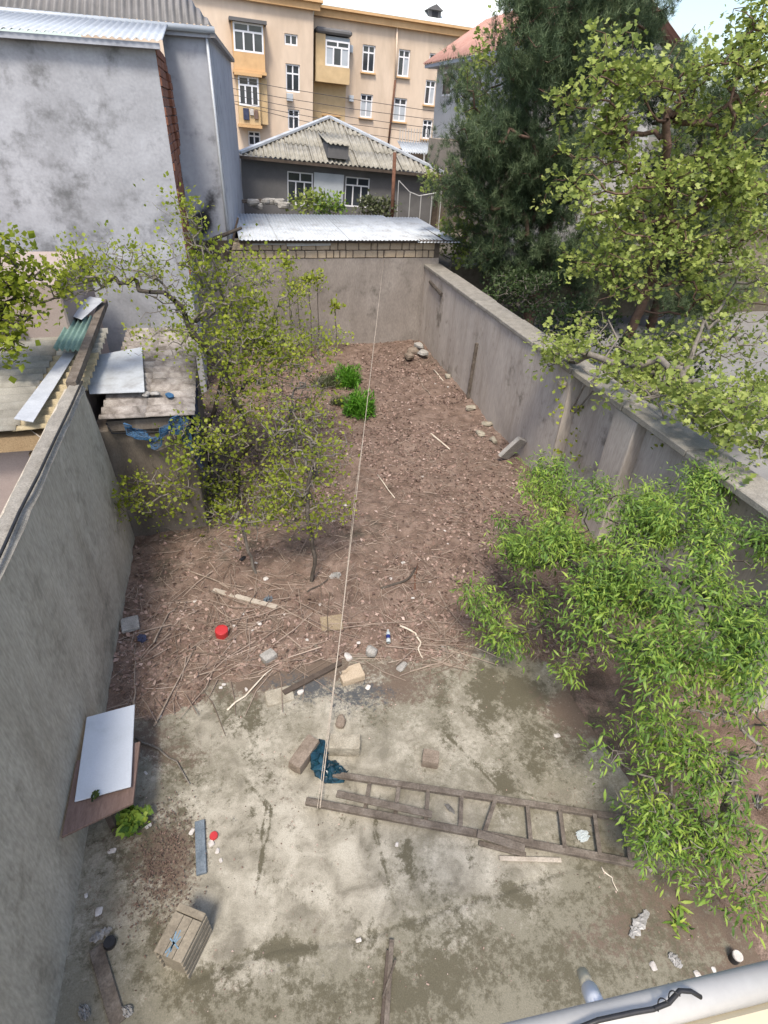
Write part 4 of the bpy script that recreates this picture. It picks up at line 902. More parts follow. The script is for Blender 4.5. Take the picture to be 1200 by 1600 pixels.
# peach trees at the right
b = SZ(G(935, 985)); 
pb = [bpz(800, 765, 1.5, 26), bpz(850, 750, 1.8, 40), bpz(900, 775, 1.9, 45), bpz(960, 790, 2.1, 50), bpz(1010, 830, 2.2, 50), bpz(1070, 790, 2.4, 52), bpz(1115, 755, 2.5, 38), bpz(1150, 840, 2.4, 55), bpz(1195, 870, 2.4, 45), bpz(795, 830, 1.3, 30), bpz(830, 855, 1.5, 36), bpz(780, 890, 1.2, 30), bpz(755, 945, .9, 24), bpz(880, 850, 1.9, 50), bpz(930, 880, 2.0, 48), bpz(1000, 900, 2.2, 55), bpz(1090, 890, 2.4, 55),
      bpz(800, 990, .7, 26), bpz(835, 950, .9, 22), bpz(880, 1015, 1.2, 28), bpz(940, 1000, 1.9, 42), bpz(1000, 1020, 2.1, 45), bpz(1060, 1030, 2.2, 50), bpz(1140, 1000, 2.4, 55), bpz(1200, 960, 2.4, 50), bpz(1170, 1060, 2.2, 45), bpz(960, 940, 2.0, 38), bpz(1060, 960, 2.2, 40)]
tree('peach_tree', 'bushy bright green peach tree in front of the right wall', 'tree', [b, b+Vector((-.05, .05, .5)), b+Vector((.05, .0, 1.0)), G(930, 930, 1.5)], pb, 700, 46, .08, .068, 'lance', l_peach, m_bark, 17, r0=.0036, step=.14, thick=.02, droop=.4, upw=.1, outw=.6, szvar=.4, lump=(100, .11), bare=140, rmax=.055, leafroll=.7)
b = Vector((4.45, 1.75, .02))
pb = [bpz(975, 1175, 1.1, 34), bpz(1040, 1160, 1.4, 45), bpz(1110, 1130, 1.7, 50), bpz(1170, 1110, 1.8, 50), bpz(1000, 1255, .9, 38), bpz(1060, 1235, 1.1, 45), bpz(1130, 1200, 1.4, 40), bpz(1030, 1310, .7, 34), bpz(1100, 1300, .8, 42), bpz(1170, 1330, .8, 40), bpz(1190, 1250, 1.2, 30), bpz(1100, 1390, .5, 20), bpz(1185, 1400, .6, 25)]
tree('peach_tree', 'darker drooping peach tree at the right edge above the ladder end', 'tree', [b, b+Vector((-.05, .1, .5)), b+Vector((-.1, .15, .9)), b+Vector((-.2, .2, 1.3))], pb, 190, 32, .08, .068, 'lance', l_peach, m_bark_grey, 19, r0=.004, step=.14, thick=.02, droop=.45, upw=.1, outw=.6, szvar=.4, lump=(45, .13), bare=120, rmax=.05, leafroll=.7)
# trees behind the right wall
def pine(name, label, base, top, blobs, nc, seed):
    rs = np.random.RandomState(seed); t = thing(name, label, 'tree', base)
    C = lumps(blobs, nc//5, nc, .27, rs)
    P, par, tips = grow([base, Vector(base).lerp(Vector(top), .35)+Vector((.1, 0, 0)), Vector(base).lerp(Vector(top), .7), top], C, .4, rs, up=.2, jitter=.06)
    R = radii(P, par, tips, .011, .42, .2); big = R > .05; big[1] = True
    V1, F1 = edgetubes(P, par, R, big, 9); V2, F2 = edgetubes(P, par, R, ~big, 4)
    npmesh('trunk', np.concatenate([V1, V2]), np.concatenate([F1, F2+len(V1)]), m_bark_red, parent=t, smooth=True)
    # sprays: tufts set along an upswept shoot at each tip
    ns = 15; sh = rs.normal(0, .5, (len(C), 3)); ax = (C-np.array(Vector(base).lerp(Vector(top), .5)))*np.array([1, 1, .25]); ax /= np.linalg.norm(ax, axis=1, keepdims=True)
    ax = ax*.7+np.array([0, 0, .55])+sh*.4; ax /= np.linalg.norm(ax, axis=1, keepdims=True)
    tt = np.linspace(-.45, .5, ns); K = np.repeat(np.arange(len(C)), ns); tp = C[K]+ax[K]*np.tile(tt, len(C))[:, None]*.9+rs.normal(0, .09, (len(K), 3))
    nn = 24; I = np.repeat(np.arange(len(tp)), nn); pos = tp[I]+rs.normal(0, .025, (len(I), 3)); d = rs.normal(0, .75, (len(I), 3))+ax[K][I]*.8
    tint = np.clip(.35+rs.normal(0, .15, len(I))+np.tile(np.linspace(-.15, .3, ns), len(C))[I]+(rs.rand(len(C))[K][I]-.5)*.3, 0, 1)  # tint rises along each shoot: light from above put into the needle colour
    V, F, t2 = leaves(pos, d, .17*(.7+.6*rs.rand(len(I))), 'needle', rs, tint); npmesh('crown', V, F, l_pine, parent=t, attrs={'tint': ('FACE', t2)})
pine('pine_tree', 'large dark green pine towering behind the right wall', Vector((9.6, 17.0, .5)), Vector((9.4, 17.0, 8.6)),
     [bpx(800, 130, 17, (75, 90), dep=1.5), bpx(880, 60, 17.2, (90, 80), dep=1.8), bpx(775, 260, 16.8, (70, 75), dep=1.4), bpx(850, 250, 17.3, (95, 110), dep=1.8), bpx(850, 370, 17, (110, 70), dep=1.6), bpx(740, 320, 17, (35, 50), dep=1), bpx(930, 150, 17.5, (80, 110), dep=1.6), bpx(960, 15, 17.5, (90, 50), dep=1.5), bpx(900, 430, 17, (90, 40), dep=1.3), bpx(780, 400, 17, (60, 40), dep=1), bpx(880, -30, 17.2, (110, 50), dep=1.5)], 1300, 23)
pine('pine_tree', 'second dark conifer behind the light green tree at the right', Vector((14.5, 17.0, .5)), Vector((14.2, 17.0, 6.5)),
     [bpx(1060, 190, 17, (70, 90), dep=1.5), bpx(1130, 270, 17, (80, 90), dep=1.5), bpx(1040, 340, 17, (80, 80), dep=1.5), bpx(1150, 410, 16.5, (80, 70), dep=1.5), bpx(1000, 440, 16.5, (70, 50), dep=1.2), bpx(1190, 180, 17, (50, 80), dep=1.3), bpx(1060, 470, 16, (80, 40), dep=1.2)], 560, 24)
q = Vector((8.9, 11.3, .5)); 
plb = [bpx(930, 170, 11, (45, 55)), bpx(1000, 190, 11.2, (70, 80)), bpx(1090, 130, 11.2, (80, 90)), bpx(1165, 140, 11, (60, 110)), bpx(905, 285, 10.8, (45, 40)), bpx(985, 300, 11, (80, 60)), bpx(1080, 300, 11, (90, 80)), bpx(1165, 320, 10.8, (70, 90)), bpx(925, 385, 10.6, (65, 40)), bpx(1030, 410, 10.6, (90, 50)), bpx(1140, 440, 10.4, (80, 50)), bpx(970, 70, 11.2, (25, 50)), bpx(1130, 40, 11, (60, 25), .1), bpx(1190, 50, 11, (40, 50)), bpx(960, 480, 10.2, (70, 35), .15)]
tree('plane_tree', 'tall light green broadleaf tree behind the right wall before the pine', 'tree', [q, q+Vector((.2, .1, 1.2)), q+Vector((.5, .2, 2.6)), q+Vector((.4, .1, 4.4)), AY(1040, 190, 11.1)], plb, 760, 16, .10, .085, 'lobed', l_plane, m_bark_red, 29, lump=(120, .24), r0=.006, step=.22, thick=.035, bare=70, rmax=.11, upw=.15, outw=.6)
q = Vector((9.6, 8.2, .55)); 
plb = [bpx(1180, 560, 9.2, (50, 50)), bpx(1150, 640, 8.6, (60, 40), .25), bpx(1080, 540, 9.4, (70, 30), .2), bpx(1010, 590, 9.3, (60, 30), .2), bpx(1180, 460, 9.4, (40, 60)), bpx(1100, 650, 8.6, (50, 25), .15), bpx(960, 560, 9.5, (50, 25), .12), bpx(1190, 700, 8.2, (30, 30), .12), bpx(900, 520, 10.0, (55, 30), .3), bpx(985, 600, 9.0, (60, 30), .3), bpx(1070, 640, 8.6, (60, 30), .3), bpx(1050, 560, 9.2, (70, 40), .3), bpz(880, 545, 3.0, 30, .10), bpz(945, 570, 3.2, 40, .16), bpz(1020, 600, 3.2, 45, .2), bpz(1090, 630, 3.2, 40, .2), bpz(1160, 660, 3.2, 40, .2)]
tree('plane_tree', 'lower light green tree with bare limbs arching over the right wall', 'tree', [q, q+Vector((-.1, .1, .8)), AY(1060, 610, 8.8), AY(1100, 500, 9.2)], plb, 700, 10, .10, .08, 'lobed', l_plane, m_bark_grey, 31, lump=(130, .2), r0=.006, thick=.03, bare=50, rmax=.07, upw=.15, outw=.6)
q = Vector((8.2, 20.0, 2.35))
tree('young_tree', 'slender pale green young tree before the pale house', 'tree', [q, q+Vector((0, 0, 2)), AY(765, 100, 20)], [bpx(735, 130, 20, (14, 60)), bpx(765, 110, 20, (18, 80)), bpx(785, 190, 20, (22, 60)), bpx(745, 190, 20, (18, 40)), bpx(832, 30, 20, (20, 45)), bpx(800, 60, 20, (18, 40), .2)], 120, 12, .11, .11, 'lobed', l_plane, m_bark_grey, 37, r0=.006, thick=.03, rmax=.06)
q = Vector((6.95, 18.3, .5))
tree('leafy_shrub', 'yellow green shrub leaning over the far end of the right wall', 'shrub', [q, q+Vector((0, 0, 1.5)), AY(730, 360, 18.3)], [bpx(722, 345, 18.2, (32, 30)), bpx(745, 395, 17.9, (42, 28)), bpx(705, 380, 18.2, (25, 25)), bpx(690, 285, 19.0, (38, 16)), bpx(735, 290, 18.6, (25, 30))], 150, 11, .10, .10, 'lobed', l_plane, m_bark_grey, 41, r0=.006, thick=.03, bare=50, rmax=.05)
for i, (x, y, Y, rp, lb) in enumerate(((800, 450, 14.5, (45, 28), 'dark shrub behind the right wall below the pine'), (880, 500, 12.6, (50, 35), 'dark shrub behind the middle of the right wall'), (1000, 560, 11.0, (70, 40), 'dark low shrub at the foot of the red brown trunks'))):
    c = AY(x, y, Y); q = Vector((c.x+.3, c.y+.3, .5))
    tree('dark_shrub', lb, 'shrub', [q, q.lerp(c, .6)], [bpx(x, y, Y, rp), bpx(x+40, y+10, Y-.2, rp)], 120, 12, .12, .08, 'rhomb', l_dark, m_bark_grey, 70+i, r0=.005, thick=.03, bare=60, rmax=.04)
# vine over the wall
vn = thing('climbing_vine', 'bare grey vine stems climbing over the right wall by the step', 'vine', (XR, 8.6, .1))
for i, pts in enumerate((((855, 740), (868, 700), (888, 650), (912, 605), (930, 590)), ((880, 735), (880, 690), (895, 650), (925, 612), (960, 590)), ((925, 605), (945, 560), (965, 530), (950, 500)), ((1030, 700), (1042, 680), (1035, 640), (1000, 600)))):
    zz = [0.3, .9, 1.6, 2.45, 2.75] if i < 2 else [2.75, 3.0, 3.3, 3.6] if i == 2 else [2.0, 2.4, 2.75, 2.9]
    MB().tube([G(p[0], p[1], z) for p, z in zip(pts, zz)], [.025, .022, .02, .016, .01][:len(pts)], 6).build('stem', m_bark_grey, vn, smooth=True)
rs = np.random.RandomState(77); C = np.array([np.array(G(x, y, z)) for x, y, z in ((880, 600, 2.6), (868, 640, 2.2), (905, 680, 1.4), (910, 640, 1.9), (945, 560, 3.0), (880, 700, 1.2), (1030, 690, 2.3), (1045, 700, 2.2), (900, 720, 1.0))])
I = np.repeat(np.arange(len(C)), 16); V, F, tt = leaves(C[I]+rs.normal(0, .1, (len(I), 3)), rs.normal(0, 1, (len(I), 3)), .08, 'rhomb', rs); npmesh('leaf_cluster', V, F, l_young, parent=vn, attrs={'tint': ('FACE', tt)})
# grass clumps
def clump(name, label, base, n, h, r, m, seed, cat='grass clump', kind='blade', wide=1.0, lean=.55, subs=9):
    rs = np.random.RandomState(seed); base = Vector(base)
    sc = rs.normal(0, r*.5, (subs, 3))*np.array([1, 1, 0]); sh = .55+.6*rs.rand(subs); k = rs.randint(0, subs, n)
    pos = np.array(base)+sc[k]+rs.normal(0, r*.14, (n, 3))*np.array([1, 1, .0]); d = rs.normal(0, lean, (n, 3)); d[:, 2] = .9; d[:, :2] += (pos-np.array(base)-sc[k])[:, :2]/r*.9
    V, F, tt = leaves(pos, d, h*sh[k]*(.5+.6*rs.rand(n)), kind, rs, np.clip(.5+rs.normal(0, .25, n)+(rs.rand(subs)[k]-.5)*.4, 0, 1), roll=2)
    return npmesh(name, V, F, m, org=base, attrs={'tint': ('FACE', tt)}, label=label, cat=cat)
def dome(name, label, base, n, r, h, m, seed):
    rs = np.random.RandomState(seed); base = Vector(base); v = rs.normal(0, 1, (n, 3)); v[:, 2] = abs(v[:, 2]); v /= np.linalg.norm(v, axis=1, keepdims=True)
    bump = 1+.35*np.sin(v[:, 0]*5+seed)*np.cos(v[:, 1]*4+seed*2)
    pos = np.array(base)+v*(rs.rand(n, 1)**.4)*bump[:, None]*np.array([r, r, h]); d = v*.6+np.array([0, 0, .7])+rs.normal(0, .4, (n, 3))
    V, F, tt = leaves(pos, d, .11*(.6+.8*rs.rand(n)), 'lance', rs, np.clip(.25+.5*v[:, 2]*rs.rand(n)+rs.normal(0, .12, n), 0, 1))
    return npmesh(name, V, F, m, org=base, attrs={'tint': ('FACE', tt)}, label=label, cat='plant')
dome('leafy_plant', 'farther bright green leafy plant on the soil beside the rope', SZ(G(543, 608)), 1900, .36, .52, l_grass, 1)
dome('leafy_plant', 'nearer bright green leafy plant touching the rope', SZ(G(562, 652)), 2100, .38, .56, l_grass, 2)
clump('grass_clump', 'dull green grass clump left of the bright leafy plants', SZ(G(510, 610)), 350, .4, .3, l_grey, 3)
clump('grass_clump', 'grey green grass clump below the farther leafy plant', SZ(G(530, 640)), 300, .35, .25, l_grey, 4)
clump('leafy_weed', 'broad leaved weed at the corner of the brown board', Vector((-1.56, 3.38, .12)), 90, .12, .20, l_peach, 5, 'weed', 'lobed', lean=.9)
clump('leafy_weed', 'tiny dry weed on the white board', G(148, 1243, .76), 30, .05, .03, l_dark, 6, 'weed', 'rhomb', lean=.9)
clump('leafy_weed', 'small green weed on the bare earth under the right tree', SZ(G(1060, 1440)), 40, .14, .12, l_peach, 8, 'weed', 'lance', lean=.9)
clump('leafy_weed', 'bright low weed near the left wall under the tree', SZ(G(268, 822)), 60, .22, .2, l_grass, 9, 'weed', 'rhomb', lean=.8)
for i, (x, y, s, mm, lb) in enumerate(((480, 318, .8, l_plane, 'yellow green bush left of the white panel on the low house'), (515, 322, .6, l_peach, 'green bush below the white panel of the low house'), (575, 326, .7, l_grey, 'grey green bush below the right window of the low house'), (600, 330, .6, l_grey, 'small grey bush beside the rusty pole'))):
    c = AY(x, y, 23.8)
    tree('garden_bush', lb, 'bush', [Vector((c.x, 23.8, 2.35)), c], [bpx(x, y, 23.8, (26, 12)), bpx(x+6, y-6, 23.8, (14, 9))], 26, 14, .12, .12, 'rhomb', mm, m_bark_grey, 90+i, r0=.006)
# ------------------------------------------------------------------ litter on the soil
rs = np.random.RandomState(101); N = 52000
x = rs.uniform(-2.05, 6.0, N); y = 4.3+13.4*rs.rand(N)**1.15
P = np.stack([x, y, np.zeros(N)], -1); pxx, pyy = project(P)
dens = .10+.75*sstep(.46, .6, fbm(x*1.3, y*1.3, 7)); dens = np.maximum(dens, .95*np.exp(-(((pxx-740)/80)**2+((pyy-830)/110)**2))); dens = np.maximum(dens, .9*np.exp(-(((pxx-620)/70)**2+((pyy-580)/30)**2)))
ii = ((x-gx[0])/.036).round().astype(int).clip(0, len(gx)-1); jj = ((y-gy[0])/.036).round().astype(int).clip(0, len(gy)-1); z = hs[ii, jj]
ok = (rs.rand(N) < dens) & (z > .0); P = np.stack([x, y, z+.006], -1)[ok]; n = len(P)
d = rs.normal(0, 1, (n, 3))*np.array([1, 1, .35]); V, F, tt = leaves(P, d, .022+.075*rs.rand(n)**1.4, 'scrap', rs, np.clip(rs.beta(2, 2.6, n)+(fbm(P[:, 0]*2, P[:, 1]*2, 8)-.5)*.5, 0, 1))
npmesh('leaf_litter', V, F, l_litter, attrs={'tint': ('FACE', tt)}, label='layer of dead brown leaves strewn over the soil', cat='leaf litter', kind='stuff')
N = 8500; x = rs.uniform(-2.05, 6.0, N); y = 4.25+7.5*rs.rand(N)**2.2
ii = ((x-gx[0])/.036).round().astype(int).clip(0, len(gx)-1); jj = ((y-gy[0])/.036).round().astype(int).clip(0, len(gy)-1); z = hs[ii, jj]
ok = (z > -.01) & (fbm(x*1.4, y*1.4, 17) > .40); P = np.stack([x, y, z+.012], -1)[ok]; n = len(P); nlong = 420
longp = np.array([np.array(GS(*q)) for q in zip(np.r_[rs.normal(380, 90, 150), rs.normal(690, 45, 90)], np.r_[rs.normal(985, 55, 150), rs.normal(1000, 35, 90)])])+np.array([0, 0, .02])
longp = longp[(longp[:, 0] > -1.9) & (longp[:, 0] < 5.5) & (longp[:, 1] > 4.6)]; nlong = len(longp); P = np.concatenate([P, longp]); n = len(P)
ang = (fbm(P[:, 0]*.9, P[:, 1]*.9, 19)*9+rs.normal(0, .75, n)); ln = .05+.38*rs.rand(n)**2.5; ln[-nlong:] = .35+.7*rs.rand(nlong); dz = rs.normal(0, .05, n)
d = np.stack([np.cos(ang), np.sin(ang), dz], -1); s = np.stack([-np.sin(ang), np.cos(ang), 0*ang], -1); w = (.0025+.0035*rs.rand(n)); w[-nlong:] += .002; w = w[:, None]
a = P-d*ln[:, None]/2; b_ = P+d*ln[:, None]/2; up = np.array([0, 0, 1.])*w*1.6; mid = (a+b_)/2+s*(rs.normal(0, .05, n)*ln)[:, None]
V = np.stack([a-s*w, a+s*w, a+up, mid-s*w, mid+s*w, mid+up, b_-s*w*.6, b_+s*w*.6, b_+up*.7], 1).reshape(-1, 3)
F0 = np.array([(0, 3, 5), (0, 5, 2), (1, 2, 5), (1, 5, 4), (3, 6, 8), (3, 8, 5), (4, 5, 8), (4, 8, 7)]); F = (F0[None]+(np.arange(n)*9)[:, None, None]).reshape(-1, 3)
npmesh('twig_litter', V, F, l_straw, attrs={'tint': ('FACE', np.repeat(rs.beta(2, 2, n), 8))}, label='mat of broken straw and twigs over the soil', cat='twigs', kind='stuff')
# small heap of dead leaves on the slab at the left
n = 1700; c = np.array(G(255, 1345)); x = c[0]+rs.normal(0, .17, n); y = c[1]+rs.normal(0, .30, n)
P = np.stack([x, y, .012+.02*rs.rand(n)], -1)
V, F, tt = leaves(P, rs.normal(0, 1, (n, 3))*np.array([1, 1, .5]), .008+.022*rs.rand(n)**1.5, 'scrap', rs, rs.beta(1.6, 3.8, n)*.6); npmesh('leaf_heap', V, F, l_litter, attrs={'tint': ('FACE', tt)}, org=c, label='heap of dead leaves and dirt on the slab near the crate', cat='leaf heap', kind='stuff')
# crumbs on the slab
n = 2600; x = rs.uniform(-2, 4.2, n); y = rs.uniform(.4, 4.8, n); k = (fbm(x*1.7, y*1.7, 27)+.15*(y > 4)+.12*(x < -1)) > .52; P = np.stack([x, y, .004+0*x], -1)[k]; n = len(P)
V, F, tt = leaves(P, rs.normal(0, 1, (n, 3))*np.array([1, 1, .3]), .006+.022*rs.rand(n)**2, 'scrap', rs, rs.rand(n)); npmesh('slab_crumbs', V, F, l_litter, attrs={'tint': ('FACE', tt)}, label='crumbs and bits of leaf scattered over the concrete slab', cat='crumbs', kind='stuff')
# ------------------------------------------------------------------ ladder and boards on the slab
ld = thing('wooden_ladder', 'long weathered wooden ladder lying on the concrete slab', 'ladder', G(740, 1280))
zl = .09
ra0, ra1 = G(478, 1252, zl), G(1006, 1352, zl*.6); rb0, rb1 = G(520, 1210, zl), G(985, 1280, zl*.6)
MB().beam(ra0, ra1, .075, .055).build('rail', m_wood_grey, ld, bevel=.006); MB().beam(rb0, rb1, .065, .055).build('rail', m_wood_grey, ld, bevel=.006)
for (p, q) in (((578, 1222), (570, 1266)), ((623, 1229), (617, 1277)), ((669, 1236), (665, 1282)), ((721, 1244), (719, 1295)), ((773, 1252), (757, 1300)), ((824, 1259), (829, 1315)), ((875, 1267), (882, 1324)), ((929, 1274), (937, 1334)), ((975, 1280), (985, 1345))):
    a, b = G(*p, zl-.012), G(*q, zl-.012); e = (b-a)*.04
    MB().beam(a-e, b+e, .045, .03).build('rung', m_wood_grey, ld, bevel=.004)
MB().beam(G(746, 1302, zl+.045), G(820, 1326, zl+.04), .085, .025).build('splice_board', m_wood_grey, ld, bevel=.004)
MB().beam(G(748, 1317, .03), G(822, 1336, .03), .05, .03).build('splice_board', m_wood_grey, ld, bevel=.004)
MB().beam(G(526, 1240, zl+.045), G(675, 1273, zl+.045), .075, .028).build('loose_plank', m_wood_grey, bevel=.005, label='short grey plank lying along the top of the wooden ladder', cat='plank')
MB().beam(G(780, 1341, .025), G(877, 1344, .025), .045, .025).build('loose_plank', m_wood_pale, bevel=.005, label='thin stick of wood just below the wooden ladder', cat='plank')
MB().beam(G(1010, 1352, .02), G(1018, 1362, .02), .03, .02).build('loose_plank', m_wood_pale, label='small wood offcut at the right ladder end', cat='plank')
def board(name, a, b, w, h, m, label, cat='plank', z=None):
    pa, pb_ = GS(*a, h/2+.004), GS(*b, h/2+.004); return MB().beam(pa, pb_, w, h).build(name, m, bevel=.004, label=label, cat=cat)
board('dark_plank', (443, 1083), (532, 1036), .075, .045, m_wood_dark, 'dark plank along the soil edge below the stones')
board('pale_plank', (333, 922), (432, 949), .085, .035, m_wood_pale, 'pale weathered plank on the soil above the red pot')
board('blue_grey_slat', (312, 1283), (315, 1366), .10, .04, m_slate, 'blue grey slat lying on the slab above the crate', 'slat')
MB().beam(G(603, 1610, .03), G(612, 1468, .03), .045, .03).build('thin_board', m_wood_grey, bevel=.004, label='right strip of three weathered wood strips at the bottom edge', cat='wood strip')
MB().beam(G(596, 1610, .03), G(606, 1485, .03), .03, .03).build('thin_board', m_wood_dark, bevel=.004, label='middle dark strip of three wood strips at the bottom edge', cat='wood strip')
MB().beam(G(598, 1560, .055), G(618, 1500, .055), .02, .02).build('thin_board', m_wood_grey, bevel=.003, label='short strip crossing over the wood strips at the bottom edge', cat='wood strip')
MB().beam(G(150, 1480, .02), G(185, 1600, .02), .12, .03).build('old_board', m_wood_grey, bevel=.005, label='grey board on the mossy slab left of the crate', cat='board')
# white board on a brown board set against the left wall
bt = thing('board_shelf', 'brown wooden board propped level against the left wall on two legs', 'shelf', (-1.8, 3.6, 0))
zb = .70
c = [G(86, 1310, zb+.04), G(208, 1254, zb-.08), G(219, 1158, zb-.08), G(112, 1190, zb+.04)]
c = [Vector((max(p.x, XL+.02), p.y, p.z)) for p in c]
MB().prism(c, (0, 0, -.035)).build('board', m_wood_brown, bt, bevel=.004)
for p in (c[1], c[2]):
    e = (c[0]+c[3])/2-p; e.z = 0; e = e.normalized()*.3; MB().beam((p.x+e.x, p.y+e.y, -.02), (p.x+e.x, p.y+e.y, p.z-.04), .06, .06).build('leg', m_wood_dark, bt)
z2 = zb+.005
c2 = [G(117, 1254, z2+.03), G(205, 1230, z2-.035), G(211, 1102, z2-.035), G(136, 1122, z2+.03)]
MB().prism(c2, (0, 0, .02)).build('white_board', m_white_panel, bevel=.004, label='white glossy board lying on the brown board by the left wall', cat='board')
# crate
zc = .42
k0, k1, k2, k3 = G(281, 1410, zc), G(320, 1431, zc), G(278, 1511, zc), G(240, 1486, zc)
U = (k3-k0); Wd = (k1-k0); 
U = Vector((U.x, U.y, 0)); Wd = Vector((Wd.x, Wd.y, 0)); Wd = Wd-U*(Wd.dot(U)/U.dot(U))
cr = thing('wooden_crate', 'slatted wooden crate lying on the slab near the bottom left', 'crate', (k0.x, k0.y, 0))
Uu, Wu = U.normalized(), Wd.normalized(); LU, LW = U.length, Wd.length
K = lambda u, w, z: Vector((k0.x, k0.y, 0))+Uu*u+Wu*w+Vector((0, 0, z))
for i, (w0, w1) in enumerate(((0, .33), (.345, .66), (.675, 1))): MB().obox(K(.07, LW*w0, zc-.018), Uu*(LU-.07), Wu*LW*(w1-w0), Vector((0, 0, .018))).build('top_slat', m_crate, cr, bevel=.003)
MB().obox(K(0, 0, zc-.02), Uu*.062, Wu*LW, Vector((0, 0, .026))).build('top_batten', m_crate, cr, bevel=.003)
for sd_, (wa, wb_) in enumerate(((-.004, .014), (LW-.014, LW+.004))):
    for i in range(4):
        z0 = .01+i*(zc-.03)/4; MB().obox(K(.0, wa, z0), Uu*LU, Wu*(wb_-wa), Vector((0, 0, (zc-.03)/4-.032))).build('side_slat', m_crate, cr, bevel=.003)
for u0 in (.02, LU-.038): MB().obox(K(u0, .02, .005), Uu*.018, Wu*(LW-.04), Vector((0, 0, zc-.03))).build('end_panel', m_crate, cr)
for (u0, w0) in ((.04, .016), (LU-.075, .016), (.04, LW-.051), (LU-.075, LW-.051)): MB().obox(K(u0, w0, 0), Uu*.035, Wu*.035, Vector((0, 0, zc-.022))).build('corner_post', m_crate, cr)
MB().obox(K(.06, .06, .02), Uu*(LU-.12), Wu*(LW-.12), Vector((0, 0, zc-.08))).build('inner_shade_box', m_black, cr)  # black box standing in for the shade inside the crate
mk_ = MB()
for (a, b) in (((.20, .10), (.34, .14)), ((.22, .16), (.36, .10)), ((.26, .08), (.30, .19)), ((.18, .13), (.38, .13))):
    p, q = K(a[0], a[1], zc+.0025), K(b[0], b[1], zc+.0025); mk_.beam(p, q, .012, .002)
mk_.build('paint_mark', m_bluepaint, cr)
# blocks and stones
def block(name, px, size, yaw, m, label, tilt=(0, 0), cat='block', z=0, seed=0, chip=None):
    p = GS(*px); r_ = np.random.RandomState(seed+int(px[0])); R = Matrix.Rotation(yaw, 3, 'Z') @ Matrix.Rotation(tilt[0], 3, 'X') @ Matrix.Rotation(tilt[1], 3, 'Y')
    sx, sy, sz = (s/2 for s in size); n = 5; V = []
    # rounded, slightly worn box from a subdivided cube
    mb = MB(); idx = {}
    for f in range(6):
        ax = f//2; sg = -1 if f % 2 == 0 else 1; g = [[None]*n for _ in range(n)]
        for i in range(n):
            for j in range(n):
                c_ = [0, 0, 0]; c_[ax] = sg; c_[(ax+1) % 3] = -1+2*i/(n-1); c_[(ax+2) % 3] = -1+2*j/(n-1); key = tuple(round(t, 3) for t in c_)
                if key not in idx:
                    e = sum(abs(abs(t)-1) < 1e-6 for t in c_); k = 1-.03*(e-1)+r_.normal(0, .012)
                    if chip and c_[0]*chip[0] > .4 and c_[1]*chip[1] > .4 and c_[2] > -2: k *= .72
                    v = R @ Vector((c_[0]*sx*k, c_[1]*sy*k, c_[2]*sz*k)); idx[key] = len(mb.v); mb.v.append((v.x+p.x, v.y+p.y, v.z+p.z+sz+z))
                g[i][j] = idx[key]
        for i in range(n-1):
            for j in range(n-1):
                q = (g[i][j], g[i+1][j], g[i+1][j+1], g[i][j+1]); mb.f.append(q if sg > 0 else q[::-1])
    mn = min(v[2] for v in mb.v); mb.v = [(a, b, c_-mn+p.z-.006+z) for a, b, c_ in mb.v]
    return mb.build(name, m, label=label, cat=cat)
block('limestone_block', (538, 1170), (.39, .20, .17), math.radians(-14), m_stone2, 'pale squared limestone block beside the dark plastic bag')
block('limestone_block', (476, 1184), (.42, .17, .16), math.radians(48), m_stone3, 'brown squared block left of the dark plastic bag')
block('limestone_block', (672, 1190), (.20, .17, .13), math.radians(-25), m_stone3, 'small cubic stone above the wooden ladder')
block('limestone_block', (549, 1058), (.33, .23, .11), math.radians(8), m_stone, 'broken pale stone with a notch at the soil edge', chip=(-.9, 1))
block('concrete_piece', (797, 720), (.34, .10, .62), math.radians(12), m_grey_stone, 'grey concrete slab piece leaning on the right wall foot', tilt=(math.radians(20), math.radians(30)))
block('limestone_block', (420, 1030), (.20, .16, .11), math.radians(30), m_grey_stone, 'grey oblong stone on the soil right of the red pot')
block('flat_stone', (437, 1088), (.36, .24, .03), math.radians(5), m_stone2, 'flat pale slab flush at the soil edge left of the dark plank')
block('flat_stone', (205, 980), (.24, .26, .06), math.radians(10), m_grey_stone, 'grey flat stone against the left wall foot', z=.04)
rubble('round_stone', GS(580, 1022), (.19, .18, .15), m_grey_stone, 'rounded grey stone below the plastic bottle', 'stone', seed=3, sq=.9)
rubble('brown_stone', GS(533, 1130), (.20, .13, .08), m_stone3, 'small brown stone just above the pale limestone block', 'stone', seed=4)
rubble('white_stone', GS(543, 1028), (.16, .10, .07), m_scrap, 'whitish stone left of the rounded grey stone', 'stone', seed=5)
rubble('white_stone', GS(628, 1043), (.20, .11, .05), m_grey_stone, 'flat whitish stone right of the broken pale stone', 'stone', seed=6)
rubble('white_stone', GS(470, 1083), (.10, .07, .05), m_scrap, 'small white stone right of the dark plank end', 'stone', seed=7)
